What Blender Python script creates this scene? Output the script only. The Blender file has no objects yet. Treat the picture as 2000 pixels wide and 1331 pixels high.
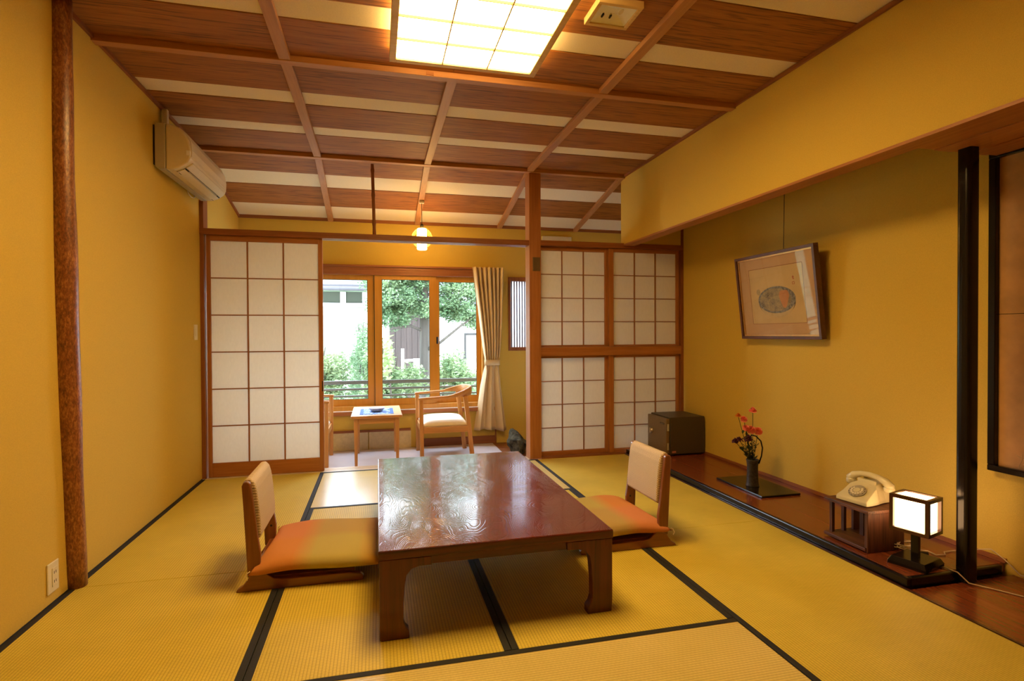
import bpy, bmesh, math, random
import numpy as np
from mathutils import Vector, Matrix
PI = math.pi
S = bpy.context.scene
COL = S.collection
rnd = random.Random(7)

# ------------------------------------------------------------------ camera
F_PX, YAW, PITCH, ROLL, EYE = 1072.9, 13.7646, 0.6869, -0.2649, 1.2
cd = bpy.data.cameras.new('camera'); cam = bpy.data.objects.new('camera', cd); COL.objects.link(cam)
_y, _p, _r = (math.radians(v) for v in (YAW, PITCH, ROLL))
Fw = Vector((math.sin(_y)*math.cos(_p), math.cos(_y)*math.cos(_p), -math.sin(_p)))
Rt = Vector((math.cos(_y), -math.sin(_y), 0)); Up = Rt.cross(Fw)
Rr = Rt*math.cos(_r) + Up*math.sin(_r); Ur = -Rt*math.sin(_r) + Up*math.cos(_r)
M = Matrix((Rr, Ur, -Fw)).transposed().to_4x4(); M.translation = (0, 0, EYE)
cam.matrix_world = M
cd.sensor_width = 36; cd.lens = F_PX/2000*36; cd.clip_start = .05; cd.clip_end = 200
S.camera = cam

# ------------------------------------------------------------------ world, light, exposure
W = bpy.data.worlds.new('world'); S.world = W; W.use_nodes = True
bg = W.node_tree.nodes['Background']
bg.inputs[0].default_value = (.75, .86, 1.0, 1); bg.inputs[1].default_value = 18.0     # overcast sky
S.view_settings.view_transform = 'Standard'; S.view_settings.look = 'None'
S.view_settings.exposure = 0.0; S.view_settings.gamma = 1; S.view_settings.use_curve_mapping = False
S.cycles.use_denoising = True
S.cycles.max_bounces = 9; S.cycles.diffuse_bounces = 5; S.cycles.transparent_max_bounces = 12
S.cycles.caustics_reflective = False; S.cycles.caustics_refractive = False
S.cycles.sample_clamp_indirect = 8
LAMP_COL = (1.0, .63, .21); LAMP_L = 30.0       # ceiling lamp diffuser
TOKO_COL = (1.0, .58, .26); TOKO_L = 11.0        # small table lamp
PEND_COL = (1.0, .56, .14); PEND_L = 70.0       # veranda pendant
def area(name, loc, rot, sx, sy, power, col, portal=False):
    l = bpy.data.lights.new(name, 'AREA'); l.shape = 'RECTANGLE'; l.size = sx; l.size_y = sy; l.energy = power; l.color = col
    l.cycles.is_portal = portal
    o = bpy.data.objects.new(name, l); o.location = loc; o.rotation_euler = rot; COL.objects.link(o); return o
area('daylight_portal', (-.02, 6.46, 1.15), (-PI/2, 0, 0), 2.5, 1.65, 1, (1, 1, 1), True)

# ------------------------------------------------------------------ materials
def nt(name):
    m = bpy.data.materials.new(name); m.use_nodes = True
    return m, m.node_tree, m.node_tree.nodes['Principled BSDF']
def N(t, kind, **kw):
    n = t.nodes.new('ShaderNode'+kind)
    for k, v in kw.items():
        if k in n.inputs.keys() if isinstance(k, str) else False: n.inputs[k].default_value = v
        else: setattr(n, k, v)
    return n
def col4(c): return (*c, 1) if len(c) == 3 else c
def coords(t, scale=(1, 1, 1)):
    tc = N(t, 'TexCoord'); mp = N(t, 'Mapping'); mp.inputs['Scale'].default_value = scale
    t.links.new(tc.outputs['Object'], mp.inputs['Vector']); return mp.outputs['Vector']
def math_(t, op, a, b=None):
    n = N(t, 'Math', operation=op)
    for i, v in enumerate((a, b)):
        if v is None: continue
        if isinstance(v, (int, float)): n.inputs[i].default_value = v
        else: t.links.new(v, n.inputs[i])
    return n.outputs[0]
def noise(t, vec, scale, detail=3, rough=.55, dist=0):
    n = N(t, 'TexNoise'); n.inputs['Scale'].default_value = scale; n.inputs['Detail'].default_value = detail
    n.inputs['Roughness'].default_value = rough; n.inputs['Distortion'].default_value = dist
    t.links.new(vec, n.inputs['Vector']); return n.outputs['Fac']
def ramp(t, fac, stops):
    r = N(t, 'ValToRGB'); e = r.color_ramp.elements
    while len(e) < len(stops): e.new(.5)
    for i, (p, c) in enumerate(stops): e[i].position = p; e[i].color = col4(c)
    t.links.new(fac, r.inputs[0]); return r.outputs[0]
def bump(t, b, h, strength=.3, dist=.01):
    n = N(t, 'Bump'); n.inputs['Strength'].default_value = strength; n.inputs['Distance'].default_value = dist
    t.links.new(h, n.inputs['Height']); t.links.new(n.outputs[0], b.inputs['Normal'])
def plain(name, c, rough=.5, metal=0, var=.06, nscale=30, bmp=0, coat=0, spec=.5):
    m, t, b = nt(name); v = coords(t); f = noise(t, v, nscale)
    lo = tuple(x*(1-var*1.5) for x in c); hi = tuple(min(1, x*(1+var)) for x in c)
    t.links.new(ramp(t, f, [(.3, lo), (.7, hi)]), b.inputs['Base Color'])
    b.inputs['Roughness'].default_value = rough; b.inputs['Metallic'].default_value = metal
    b.inputs['Coat Weight'].default_value = coat; b.inputs['Specular IOR Level'].default_value = spec
    if bmp: bump(t, b, f, bmp, .003)
    return m
def wood(name, c1, c2, axis='x', rough=.45, fine=55, coat=0, contrast=.5, bmp=.15, streak=.0):
    m, t, b = nt(name)
    sc = {'x': (.045, 1, 1), 'y': (1, .045, 1), 'z': (1, 1, .045)}[axis]
    v = coords(t, sc)
    a = noise(t, v, fine, 4, .6, .4); big = noise(t, v, fine*.18, 2, .5, .6)
    f = math_(t, 'ADD', math_(t, 'MULTIPLY', a, .6), math_(t, 'MULTIPLY', big, .4))
    lo, hi = .5-contrast*.32, .5+contrast*.32
    c = ramp(t, f, [(lo, c1), (hi, c2)])
    if streak:
        s = noise(t, v, fine*1.7, 2, .5, .2)
        k = ramp(t, s, [(.36, (1-streak,)*3), (.46, (1, 1, 1))])
        mx = N(t, 'MixRGB', blend_type='MULTIPLY'); mx.inputs[0].default_value = 1
        t.links.new(c, mx.inputs[1]); t.links.new(k, mx.inputs[2]); c = mx.outputs[0]
    t.links.new(c, b.inputs['Base Color']); b.inputs['Roughness'].default_value = rough
    b.inputs['Coat Weight'].default_value = coat; b.inputs['Coat Roughness'].default_value = .12
    bump(t, b, a, bmp, .002); return m
def emis(name, c, s, body=(.8, .75, .65)):
    m, t, b = nt(name); b.inputs['Base Color'].default_value = col4(body); b.inputs['Roughness'].default_value = .6
    b.inputs['Emission Color'].default_value = col4(c); b.inputs['Emission Strength'].default_value = s; return m
def tatami(name, along, c1, c2, rough):
    m, t, b = nt(name)
    tc = N(t, 'TexCoord'); sp = N(t, 'SeparateXYZ'); t.links.new(tc.outputs['Object'], sp.inputs[0])
    u = sp.outputs['X' if along == 'y' else 'Y']; w = sp.outputs['Y' if along == 'y' else 'X']
    # ribs run along the mat's length, rushes run across it
    rib = math_(t, 'ABSOLUTE', math_(t, 'SINE', math_(t, 'MULTIPLY', u, PI/.0126)))
    cell = math_(t, 'FLOOR', math_(t, 'DIVIDE', u, .0152))
    off = math_(t, 'MULTIPLY', math_(t, 'MODULO', cell, 2), PI)
    rush = math_(t, 'SINE', math_(t, 'ADD', math_(t, 'MULTIPLY', w, 2*PI/.017), off))
    groove = math_(t, 'POWER', math_(t, 'SUBTRACT', 1, rib), 2.2)
    vec = coords(t, (1, 1, 1)); nz = noise(t, vec, 3.2, 4, .6); st = coords(t, (6, 260, 1) if along == 'y' else (260, 6, 1))
    fn = noise(t, st, 1, 2, .6)
    f = math_(t, 'ADD', math_(t, 'MULTIPLY', nz, .5), math_(t, 'ADD', math_(t, 'MULTIPLY', fn, .4), math_(t, 'MULTIPLY', rush, .05)))
    c = ramp(t, f, [(.25, c1), (.68, c2)])
    mx = N(t, 'MixRGB', blend_type='MIX'); t.links.new(math_(t, 'MULTIPLY', groove, .62), mx.inputs[0])
    t.links.new(c, mx.inputs[1]); mx.inputs[2].default_value = (c1[0]*.42, c1[1]*.36, c1[2]*.3, 1)
    t.links.new(mx.outputs[0], b.inputs['Base Color']); b.inputs['Roughness'].default_value = rough
    h = math_(t, 'ADD', rib, math_(t, 'MULTIPLY', rush, .12)); bump(t, b, h, .35 if along == 'y' else .14, .0016)
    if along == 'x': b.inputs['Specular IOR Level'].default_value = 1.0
    return m

MT = {}
MT['wall'] = plain('mustard_plaster', (.64, .458, .098), .92, var=.05, nscale=260, bmp=.25, spec=.15)
MT['wall_far'] = MT['wall']
MT['tat_y'] = tatami('tatami_lengthwise', 'y', (.56, .44, .050), (.76, .60, .088), .62)
MT['tat_x'] = tatami('tatami_crosswise_sheen', 'x', (.68, .56, .19), (.84, .70, .30), .28)  # paler, greyer base has the window sheen on the rushes painted in
MT['border'] = plain('black_cotton_border', (.012, .012, .014), .75, nscale=300, bmp=.3)
for ax in 'xyz':
    MT['cedar_'+ax] = wood('cedar_'+ax, (.30, .105, .032), (.46, .19, .065), ax, .5)
    MT['rail_'+ax] = wood('dark_cedar_'+ax, (.20, .060, .018), (.33, .115, .036), ax, .48)
    MT['oak_'+ax] = wood('honey_oak_'+ax, (.50, .22, .055), (.66, .33, .10), ax, .4)
    MT['mull_'+ax] = wood('muntin_cedar_'+ax, (.27, .10, .032), (.38, .155, .052), ax, .55)
    MT['keyaki_'+ax] = wood('red_lacquered_'+ax, (.055, .0055, .002), (.15, .019, .006), ax, .30, fine=38, coat=.3, streak=.35)
    MT['chairwood_'+ax] = wood('brown_bentwood_'+ax, (.15, .043, .014), (.25, .080, .026), ax, .3, coat=.35)
    MT['oldwood_'+ax] = wood('worn_dark_oak_'+ax, (.050, .016, .007), (.15, .052, .022), ax, .55, fine=70, streak=.6, bmp=.5)
MT['board'] = wood('ceiling_veneer', (.25, .082, .011), (.39, .148, .022), 'x', .65, fine=60, streak=.5)
MT['pale'] = plain('pale_ceiling_paper', (.80, .70, .50), .8, var=.05, nscale=200)
MT['beam_x'] = wood('ceiling_beam_x', (.40, .17, .06), (.52, .25, .095), 'x', .5)
MT['beam_y'] = wood('ceiling_beam_y', (.38, .17, .065), (.50, .25, .10), 'y', .5)
MT['plank'] = wood('toko_plank', (.145, .030, .010), (.24, .058, .018), 'y', .26, coat=.25, fine=45)
MT['lacq'] = plain('black_lacquer', (.008, .006, .006), .18, spec=.3, var=.02)
MT['lacq_red'] = plain('dark_red_lacquer', (.05, .012, .008), .3, coat=.3)
MT['sill'] = wood('sheen_pale_sill', (.62, .50, .36), (.78, .66, .50), 'x', .35)  # whitish wood tone includes painted-in daylight reflection
MT['white'] = plain('warm_white_plastic', (.72, .66, .50), .42, var=.02)
MT['ac'] = plain('aged_white_plastic', (.66, .58, .42), .33, var=.02)
MT['ac_grey'] = plain('grey_plastic', (.42, .38, .30), .4, var=.02)
MT['dark'] = plain('dark_slot', (.01, .008, .006), .7)
MT['steel'] = plain('brushed_metal', (.62, .58, .5), .35, metal=.9)
MT['bronze'] = plain('bronze_plate', (.16, .11, .07), .45, metal=.5)
MT['sash'] = wood('amber_sash', (.54, .25, .032), (.62, .31, .05), 'z', .35, bmp=.03)
MT['gasket'] = plain('black_gasket', (.012, .012, .014), .5)
MT['curtain'] = plain('beige_curtain_cloth', (.70, .56, .34), .85, var=.05, nscale=400, bmp=.3)
MT['carpet'] = plain('lilac_grey_carpet', (.62, .56, .60), .62, var=.07, nscale=420, bmp=.6)
MT['vinyl'] = plain('cream_upholstery', (.80, .72, .60), .5, var=.02)
MT['stone'] = plain('grey_green_stone', (.075, .068, .042), .9, var=.5, nscale=22, bmp=1., spec=.15)
MT['safe'] = plain('brown_safe_enamel', (.060, .045, .030), .42, var=.05, nscale=500, bmp=.15)
MT['safe_door'] = plain('bronze_safe_door', (.23, .165, .10), .35, metal=.35, var=.03)
MT['concrete'] = plain('pale_ground', (.55, .54, .50), .9, var=.15, nscale=3)
MT['bld'] = plain('pale_green_render', (.30, .38, .24), .9, var=.03)
MT['bldw'] = plain('white_painted_trim', (.85, .86, .85), .7, var=.02)
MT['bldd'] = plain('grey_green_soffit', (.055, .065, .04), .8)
MT['roof'] = plain('grey_roof', (.06, .055, .06), .7)
MT['shed'] = wood('brown_shed_boards', (.028, .018, .014), (.055, .036, .030), 'z', .8)
MT['rail'] = plain('grey_painted_rail', (.030, .031, .037), .45)
MT['bark'] = wood('bark', (.045, .038, .034), (.11, .095, .08), 'z', .9, fine=20)
def leafm(name, c1, c2):
    m, t, b = nt(name); v = coords(t); f = noise(t, v, 2.3, 3)
    c = ramp(t, f, [(.3, c1), (.7, c2)]); t.links.new(c, b.inputs['Base Color']); b.inputs['Roughness'].default_value = .55
    tr = N(t, 'BsdfTranslucent'); t.links.new(c, tr.inputs[0]); mx = N(t, 'MixShader'); mx.inputs[0].default_value = .35
    out = t.nodes['Material Output']; t.links.new(b.outputs[0], mx.inputs[1]); t.links.new(tr.outputs[0], mx.inputs[2])
    t.links.new(mx.outputs[0], out.inputs[0]); return m
MT['leaf1'] = leafm('conifer_green', (.07, .145, .065), (.22, .31, .16))
MT['leaf2'] = leafm('shrub_green', (.09, .17, .07), (.30, .37, .19))
MT['leaf3'] = leafm('young_leaf_green', (.17, .28, .09), (.32, .42, .18))
# glass: clear, with a fresnel reflection; lets daylight through
def glassm():
    m, t, b = nt('clear_glass'); out = t.nodes['Material Output']
    tr = N(t, 'BsdfTransparent'); tr.inputs[0].default_value = (.95, .97, .97, 1)
    gl = N(t, 'BsdfGlossy'); gl.inputs['Roughness'].default_value = .02
    lw = N(t, 'LayerWeight'); lw.inputs[0].default_value = .5; mx = N(t, 'MixShader')
    k = math_(t, 'ADD', .02, math_(t, 'MULTIPLY', math_(t, 'POWER', lw.outputs['Facing'], 5), .35)); t.links.new(k, mx.inputs[0]); t.links.new(tr.outputs[0], mx.inputs[1]); t.links.new(gl.outputs[0], mx.inputs[2])
    t.links.new(mx.outputs[0], out.inputs[0]); return m
MT['glass'] = glassm()
def paperm(name, c, trans):
    m, t, b = nt(name); out = t.nodes['Material Output']; v = coords(t, (1, 1, .35)); f = noise(t, v, 70, 4, .7)
    cc = ramp(t, f, [(.3, tuple(x*.95 for x in c)), (.7, c)])
    df = N(t, 'BsdfDiffuse'); tl = N(t, 'BsdfTranslucent'); mx = N(t, 'MixShader'); mx.inputs[0].default_value = trans
    t.links.new(cc, df.inputs[0]); t.links.new(cc, tl.inputs[0])
    t.links.new(df.outputs[0], mx.inputs[1]); t.links.new(tl.outputs[0], mx.inputs[2]); t.links.new(mx.outputs[0], out.inputs[0]); return m
MT['paper'] = paperm('shoji_paper', (.90, .87, .80), .50)
MT['washi'] = paperm('frosted_pane', (.92, .93, .98), .75)
# log with bark-like blotches
def logm():
    m, t, b = nt('polished_log'); v = coords(t, (1, 1, .4)); f = noise(t, v, 120, 4, .7, .1); g = noise(t, coords(t), 6, 2)
    f = math_(t, 'ADD', math_(t, 'MULTIPLY', f, .75), math_(t, 'MULTIPLY', g, .25))
    t.links.new(ramp(t, f, [(.34, (.09, .028, .010)), (.5, (.24, .078, .024)), (.66, (.46, .20, .06))]), b.inputs['Base Color'])
    b.inputs['Roughness'].default_value = .33; b.inputs['Coat Weight'].default_value = .3; b.inputs['Coat Roughness'].default_value = .25
    bump(t, b, f, .5, .004); return m
MT['log'] = logm()
MT['picframe'] = plain('dark_brown_picture_frame', (.10, .035, .015), .4, var=.15)
MT['panel'] = plain('cream_low_panel', (.66, .56, .34), .8)
MT['pale_oak'] = wood('pale_lamp_wood', (.62, .42, .16), (.76, .56, .26), 'x', .5)
# table top: carved-looking contour grain under lacquer
def topm():
    m, t, b = nt('lacquered_burl_top'); v = coords(t, (1.0, .55, 1)); f = noise(t, v, 3.6, 1.5, .45, 1.0)
    ln = math_(t, 'SINE', math_(t, 'MULTIPLY', f, 150)); ln = math_(t, 'POWER', math_(t, 'SUBTRACT', 1.0, math_(t, 'ABSOLUTE', ln)), 3)
    fine = noise(t, coords(t, (1, .2, 1)), 120, 3)
    k = math_(t, 'ADD', math_(t, 'MULTIPLY', math_(t, 'SUBTRACT', 1, ln), .7), math_(t, 'MULTIPLY', fine, .3))
    t.links.new(ramp(t, k, [(.15, (.020, .003, .002)), (.8, (.115, .012, .005))]), b.inputs['Base Color'])
    b.inputs['Roughness'].default_value = .25; b.inputs['Coat Weight'].default_value = .75; b.inputs['Specular IOR Level'].default_value = .35; b.inputs['Coat Roughness'].default_value = .08
    bump(t, b, math_(t, 'SUBTRACT', 1, ln), .36, .0005)
    n = [x for x in t.nodes if x.type == 'BUMP'][0]; t.links.new(n.outputs[0], b.inputs['Coat Normal']); return m
MT['top'] = topm()
# zabuton cushion: orange - green - orange bands along its local x
def cushm():
    m, t, b = nt('banded_cushion_cloth'); tc = N(t, 'TexCoord'); sp = N(t, 'SeparateXYZ'); t.links.new(tc.outputs['Object'], sp.inputs[0])
    x = math_(t, 'ADD', math_(t, 'MULTIPLY', sp.outputs['X'], 1/.60), .5)
    sp2 = math_(t, 'ADD', math_(t, 'MULTIPLY', sp.outputs['Y'], 1/.62), .5)
    O = (.56, .23, .070); G = (.44, .36, .12); Y = (.64, .36, .07)
    a = ramp(t, x, [(.30, O), (.46, G), (.80, G), (.95, Y)])
    G2 = (.42, .30, .12); O2 = (.56, .22, .10)
    c2 = ramp(t, x, [(.30, O2), (.46, G2), (.80, G2), (.95, (.60, .30, .09))])
    mm = ramp(t, sp2, [(.42, (0, 0, 0)), (.55, (1, 1, 1))])
    mx = N(t, 'MixRGB'); t.links.new(mm, mx.inputs[0]); t.links.new(a, mx.inputs[1]); t.links.new(c2, mx.inputs[2])
    t.links.new(mx.outputs[0], b.inputs['Base Color']); b.inputs['Roughness'].default_value = .9; b.inputs['Specular IOR Level'].default_value = .1
    f = noise(t, coords(t), 420, 2); bump(t, b, f, .5, .002); return m
MT['cushion'] = cushm()
def brocade():
    m, t, b = nt('woven_backrest_cloth'); tc = N(t, 'TexCoord'); sp = N(t, 'SeparateXYZ'); t.links.new(tc.outputs['Object'], sp.inputs[0])
    y, z = sp.outputs['Y'], sp.outputs['Z']; s = 2*PI/.026
    p = math_(t, 'SINE', math_(t, 'MULTIPLY', math_(t, 'ADD', y, z), s)); q = math_(t, 'SINE', math_(t, 'MULTIPLY', math_(t, 'SUBTRACT', y, z), s))
    d = math_(t, 'ABSOLUTE', math_(t, 'MULTIPLY', p, q))
    t.links.new(ramp(t, d, [(.02, (.28, .19, .11)), (.22, (.62, .50, .37)), (.8, (.68, .56, .43))]), b.inputs['Base Color'])
    b.inputs['Roughness'].default_value = .7; bump(t, b, d, .5, .002); return m
MT['brocade'] = brocade()

# ------------------------------------------------------------------ geometry helpers
def link(name, bm, mat, parent=None, smooth=False, bevel=0, loc=None, segs=2):
    me = bpy.data.meshes.new(name); bm.normal_update(); bm.to_mesh(me); bm.free()
    o = bpy.data.objects.new(name, me); COL.objects.link(o)
    me.materials.append(MT[mat] if isinstance(mat, str) else mat)
    if smooth:
        for p in me.polygons: p.use_smooth = True
    if bevel:
        b = o.modifiers.new('bevel', 'BEVEL'); b.width = bevel; b.segments = segs; b.limit_method = 'ANGLE'
    if parent: o.parent = parent
    if loc: o.location = loc
    return o
def box(bm, x0, x1, y0, y1, z0, z1, zf=None):
    vs = [bm.verts.new((x, y, z + (zf(y) if zf else 0))) for z in (z0, z1) for y in (y0, y1) for x in (x0, x1)]
    for f in ((0, 2, 3, 1), (4, 5, 7, 6), (0, 1, 5, 4), (2, 6, 7, 3), (0, 4, 6, 2), (1, 3, 7, 5)):
        bm.faces.new([vs[i] for i in f])
    return bm
def BX(*boxes, zf=None):
    bm = bmesh.new()
    for b in boxes: box(bm, *b, zf=zf)
    return bm
def prism(bm, pts, axis, a, b):
    """polygon pts (2D) extruded along axis from a to b"""
    def P(u, v, w): return {'x': (w, u, v), 'y': (u, w, v), 'z': (u, v, w)}[axis]
    A = [bm.verts.new(P(u, v, a)) for u, v in pts]; B = [bm.verts.new(P(u, v, b)) for u, v in pts]
    n = len(pts); bm.faces.new(A[::-1]); bm.faces.new(B)
    for i in range(n): bm.faces.new((A[i], A[(i+1) % n], B[(i+1) % n], B[i]))
    bmesh.ops.recalc_face_normals(bm, faces=bm.faces[:]); return bm
def tube(bm, pts, rad, seg=10, close=True, flat=None):
    pts = [Vector(p) for p in pts]; n = len(pts)
    if not hasattr(rad, '__len__'): rad = [rad]*n
    rings = []; up = None
    for i, p in enumerate(pts):
        d = (pts[min(i+1, n-1)] - pts[max(i-1, 0)]).normalized()
        if up is None:
            up = Vector((0, 0, 1)) if abs(d.z) < .9 else Vector((1, 0, 0))
        s = d.cross(up).normalized(); u = s.cross(d).normalized(); up = u
        ring = []
        for k in range(seg):
            a = 2*PI*k/seg; ca, sa = math.cos(a), math.sin(a)
            if flat: # rounded rectangle section (half width, half height)
                e = .45; fx = flat[0]*math.copysign(abs(ca)**e, ca); fz = flat[1]*math.copysign(abs(sa)**e, sa)
                ring.append(bm.verts.new(p + s*fx + u*fz))
            else: ring.append(bm.verts.new(p + s*ca*rad[i] + u*sa*rad[i]))
        rings.append(ring)
    for a, b in zip(rings, rings[1:]):
        for k in range(seg): bm.faces.new((a[k], a[(k+1) % seg], b[(k+1) % seg], b[k]))
    if close: bm.faces.new(rings[0][::-1]); bm.faces.new(rings[-1])
    bmesh.ops.recalc_face_normals(bm, faces=bm.faces[:]); return bm
def lathe(bm, prof, seg=24, cx=0, cy=0, cap=True):
    rings = [[bm.verts.new((cx+r*math.cos(2*PI*k/seg), cy+r*math.sin(2*PI*k/seg), z)) for k in range(seg)] for r, z in prof]
    for a, b in zip(rings, rings[1:]):
        for k in range(seg): bm.faces.new((a[k], a[(k+1) % seg], b[(k+1) % seg], b[k]))
    if cap: bm.faces.new(rings[0][::-1]); bm.faces.new(rings[-1])
    bmesh.ops.recalc_face_normals(bm, faces=bm.faces[:]); return bm
def tag(o, label, cat, group=None):
    o['label'] = label; o['category'] = cat
    if group: o['group'] = group
    return o
def thing(name, label, cat, loc=(0, 0, 0), rz=0, group=None):
    o = bpy.data.objects.new(name, None); COL.objects.link(o); o.location = loc; o.rotation_euler = (0, 0, rz); o.empty_display_size = .1
    return tag(o, label, cat, group)
def struct(name, bm, mat, **kw):
    o = link(name, bm, mat, **kw); o['kind'] = 'structure'; return o
def sgroup(name, loc=(0, 0, 0)):
    o = bpy.data.objects.new(name, None); COL.objects.link(o); o.location = loc; o['kind'] = 'structure'; return o
def children(o): return [c for c in bpy.data.objects if c.parent == o]
def dup(root, loc, rz, label, group=None):
    r = root.copy(); COL.objects.link(r); r.location = loc; r.rotation_euler = (0, 0, rz); r['label'] = label
    if group: r['group'] = group
    for ch in children(root):
        c = ch.copy(); COL.objects.link(c); c.parent = r
        for g in children(ch):
            d = g.copy(); COL.objects.link(d); d.parent = c
    return r

# ------------------------------------------------------------------ room dimensions
XL, XT, XW, XS = -1.425, 2.38, 3.04, 2.38
YS, YW, YB = 5.04, 6.37, -1.6
ZC, ZV, ZK, ZP = 2.76, -.09, 2.04, .045
def slope(y): return -.2135*(y-YS)
B1, B2, B3 = -.463, .486, 1.447
Y1, YJ, Y2 = 2.01, 3.02, 3.985

# ------------------------------------------------------------------ floor and tatami
floor = struct('floor', BX((XL-.1, XW+.1, YB-.1, YS, -.12, -.05)), 'rail_x')
def mat_piece(x0, x1, y0, y1, along, sides):
    """sides: which long edges carry a black border"""
    g = .0015
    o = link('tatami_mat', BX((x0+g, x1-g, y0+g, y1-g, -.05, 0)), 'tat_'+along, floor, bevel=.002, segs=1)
    w = .029
    for s in sides:
        b = {'l': (x0+g, x0+w, y0+g, y1-g), 'r': (x1-w, x1-g, y0+g, y1-g), 'n': (x0+g, x1-g, y0+g, y0+w), 'f': (x0+g, x1-g, y1-w, y1-g)}[s]
        link('mat_border', BX((*b, -.02, .0022)), 'border', o, bevel=.001, segs=1)
mat_piece(XL, B1, YJ, YS-.012, 'y', 'lr'); mat_piece(XL, B1, 1.06, YJ, 'y', 'lr'); mat_piece(XL, B1, -.9, 1.06, 'y', 'lr')
mat_piece(B1, B2, Y1, Y2, 'y', 'lr'); mat_piece(B2, B3, Y1, Y2, 'y', 'lr')
mat_piece(B3, XT, YJ, YS-.012, 'y', 'l'); mat_piece(B3, XT, 1.06, YJ, 'y', 'l'); mat_piece(B3, XT, -.9, 1.06, 'y', 'l')
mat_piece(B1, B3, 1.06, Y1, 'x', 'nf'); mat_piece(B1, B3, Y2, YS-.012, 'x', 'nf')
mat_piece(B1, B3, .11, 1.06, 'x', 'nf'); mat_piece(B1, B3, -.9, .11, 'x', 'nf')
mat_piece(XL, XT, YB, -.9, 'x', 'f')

# raised alcove platform, its black front frame, lower plank floor
link('edge_batten', BX((XT, XT+.014, YB, YS, -.05, .004)), 'lacq_red', floor)
for i, (a, b) in enumerate(((YB, .3), (.3, 2.03))):
    for k in range(3):
        w = (XW-XT-.014)/3; x0 = XT+.014+w*k
        link('floor_plank', BX((x0, x0+w-.0012, a, b-.001, -.05, 0)), 'plank', floor, bevel=.001, segs=1)
plat = struct('trim_1', BX((2.40, 2.425, 2.045, YS, 0, ZP), (2.425, 2.707, 2.045, 2.07, 0, ZP), (2.783, XW-.05, 2.045, 2.07, 0, ZP)), 'lacq', bevel=.006)
for k in range(3):
    w = (XW-2.425)/3; x0 = 2.425+w*k
    link('platform_board', BX((x0, x0+w-.0012, 2.07, YS, .0, ZP-.001)), 'plank', plat, bevel=.001, segs=1)
struct('baseboard_right', BX((XW-.012, XW, 2.06, YS-.01, ZP, ZP+.022)), 'rail_y')
struct('baseboard_left', BX((XL-.002, XL+.003, YB, YS, 0, .006)), 'border')

# ------------------------------------------------------------------ walls
T = .1
struct('wall_left', BX((XL-T, XL, YB-T, YW+T, ZV-.1, ZC+.05)), 'wall')
struct('wall_right', BX((XW, XW+T, YB-T, YW+T, ZV-.1, ZC+.05)), 'wall')
struct('wall_back', BX((XL, XW, YB-T, YB, ZV, ZC+.05)), 'wall')
struct('wall_upper_right', BX((XS, XS+.11, YB, YS+.0, 2.085, ZC)), 'wall')
struct('trim_2', BX((XS-.003, XS+.113, YB, YS+.0, 2.07, 2.085)), 'cedar_y')
struct('wall_alcove_end', BX((XS+.0, XW, YS, YS+.06, 2.095, ZC)), 'wall')
alc = struct('ceiling_alcove', BX((XS+.11, XW, 2.09, YS, 2.62, 2.66)), 'board')
# plank ceiling over the near part of the alcove
pc = sgroup('ceiling_lower')
for k in range(5):
    w = (XW-XS-.113)/5; x0 = XS+.113+w*k
    link('ceiling_plank', BX((x0+.002, x0+w-.002, YB, 2.09, 2.072 if k % 2 else 2.076, 2.09)), 'cedar_y', pc, bevel=.001, segs=1)
# window wall with two openings
wx0, wx1, wz0, wz1 = -1.27, 1.215, .345, 1.93
sx0, sx1, sz0, sz1 = 1.545, 1.93, 1.03, 1.84
ww = struct('wall_window', BX((XL, XW, YW, YW+T, ZV-.1, wz0), (XL, XW, YW, YW+T, wz1, ZC), (XL, wx0, YW, YW+T, wz0, wz1),
        (wx1, sx0, YW, YW+T, wz0, wz1), (sx1, XW, YW, YW+T, wz0, wz1), (sx0, sx1, YW, YW+T, wz0, sz0), (sx0, sx1, YW, YW+T, sz1, wz1)), 'wall')
# veranda floor: carpet, dark boards beyond it
vf = struct('floor_veranda', BX((XL, XW, YS+.13, YW, -.2, ZV-.012)), 'rail_x')
link('carpet', BX((XL, 1.315, YS+.13, YW-.012, ZV-.012, ZV)), 'carpet', vf, bevel=.003)
for k in range(4):
    link('floor_board', BX((1.317, XW, YS+.13+.3*k, YS+.13+.3*k+.298, ZV-.012, ZV-.004)), 'rail_x', vf, bevel=.001, segs=1)
struct('baseboard_window', BX((.42, 1.345, YW-.014, YW, ZV, -.0)), 'rail_x', bevel=.002)
struct('trim_3', BX((-1.42, .36, YW-.02, YW, .105, .13)), 'rail_x')
bpn = sgroup('wall_panel_low')
for a, b in ((-1.42, -.62), (-.618, -.105), (-.10, .37)):
    link('panel', BX((a, b-.004, YW-.016, YW-.001, ZV, .105)), MT['panel'], bpn, bevel=.002)
struct('trim_4', BX((1.345, 1.36, YW-.02, YW, ZV, .12)), 'rail_z')

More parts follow.
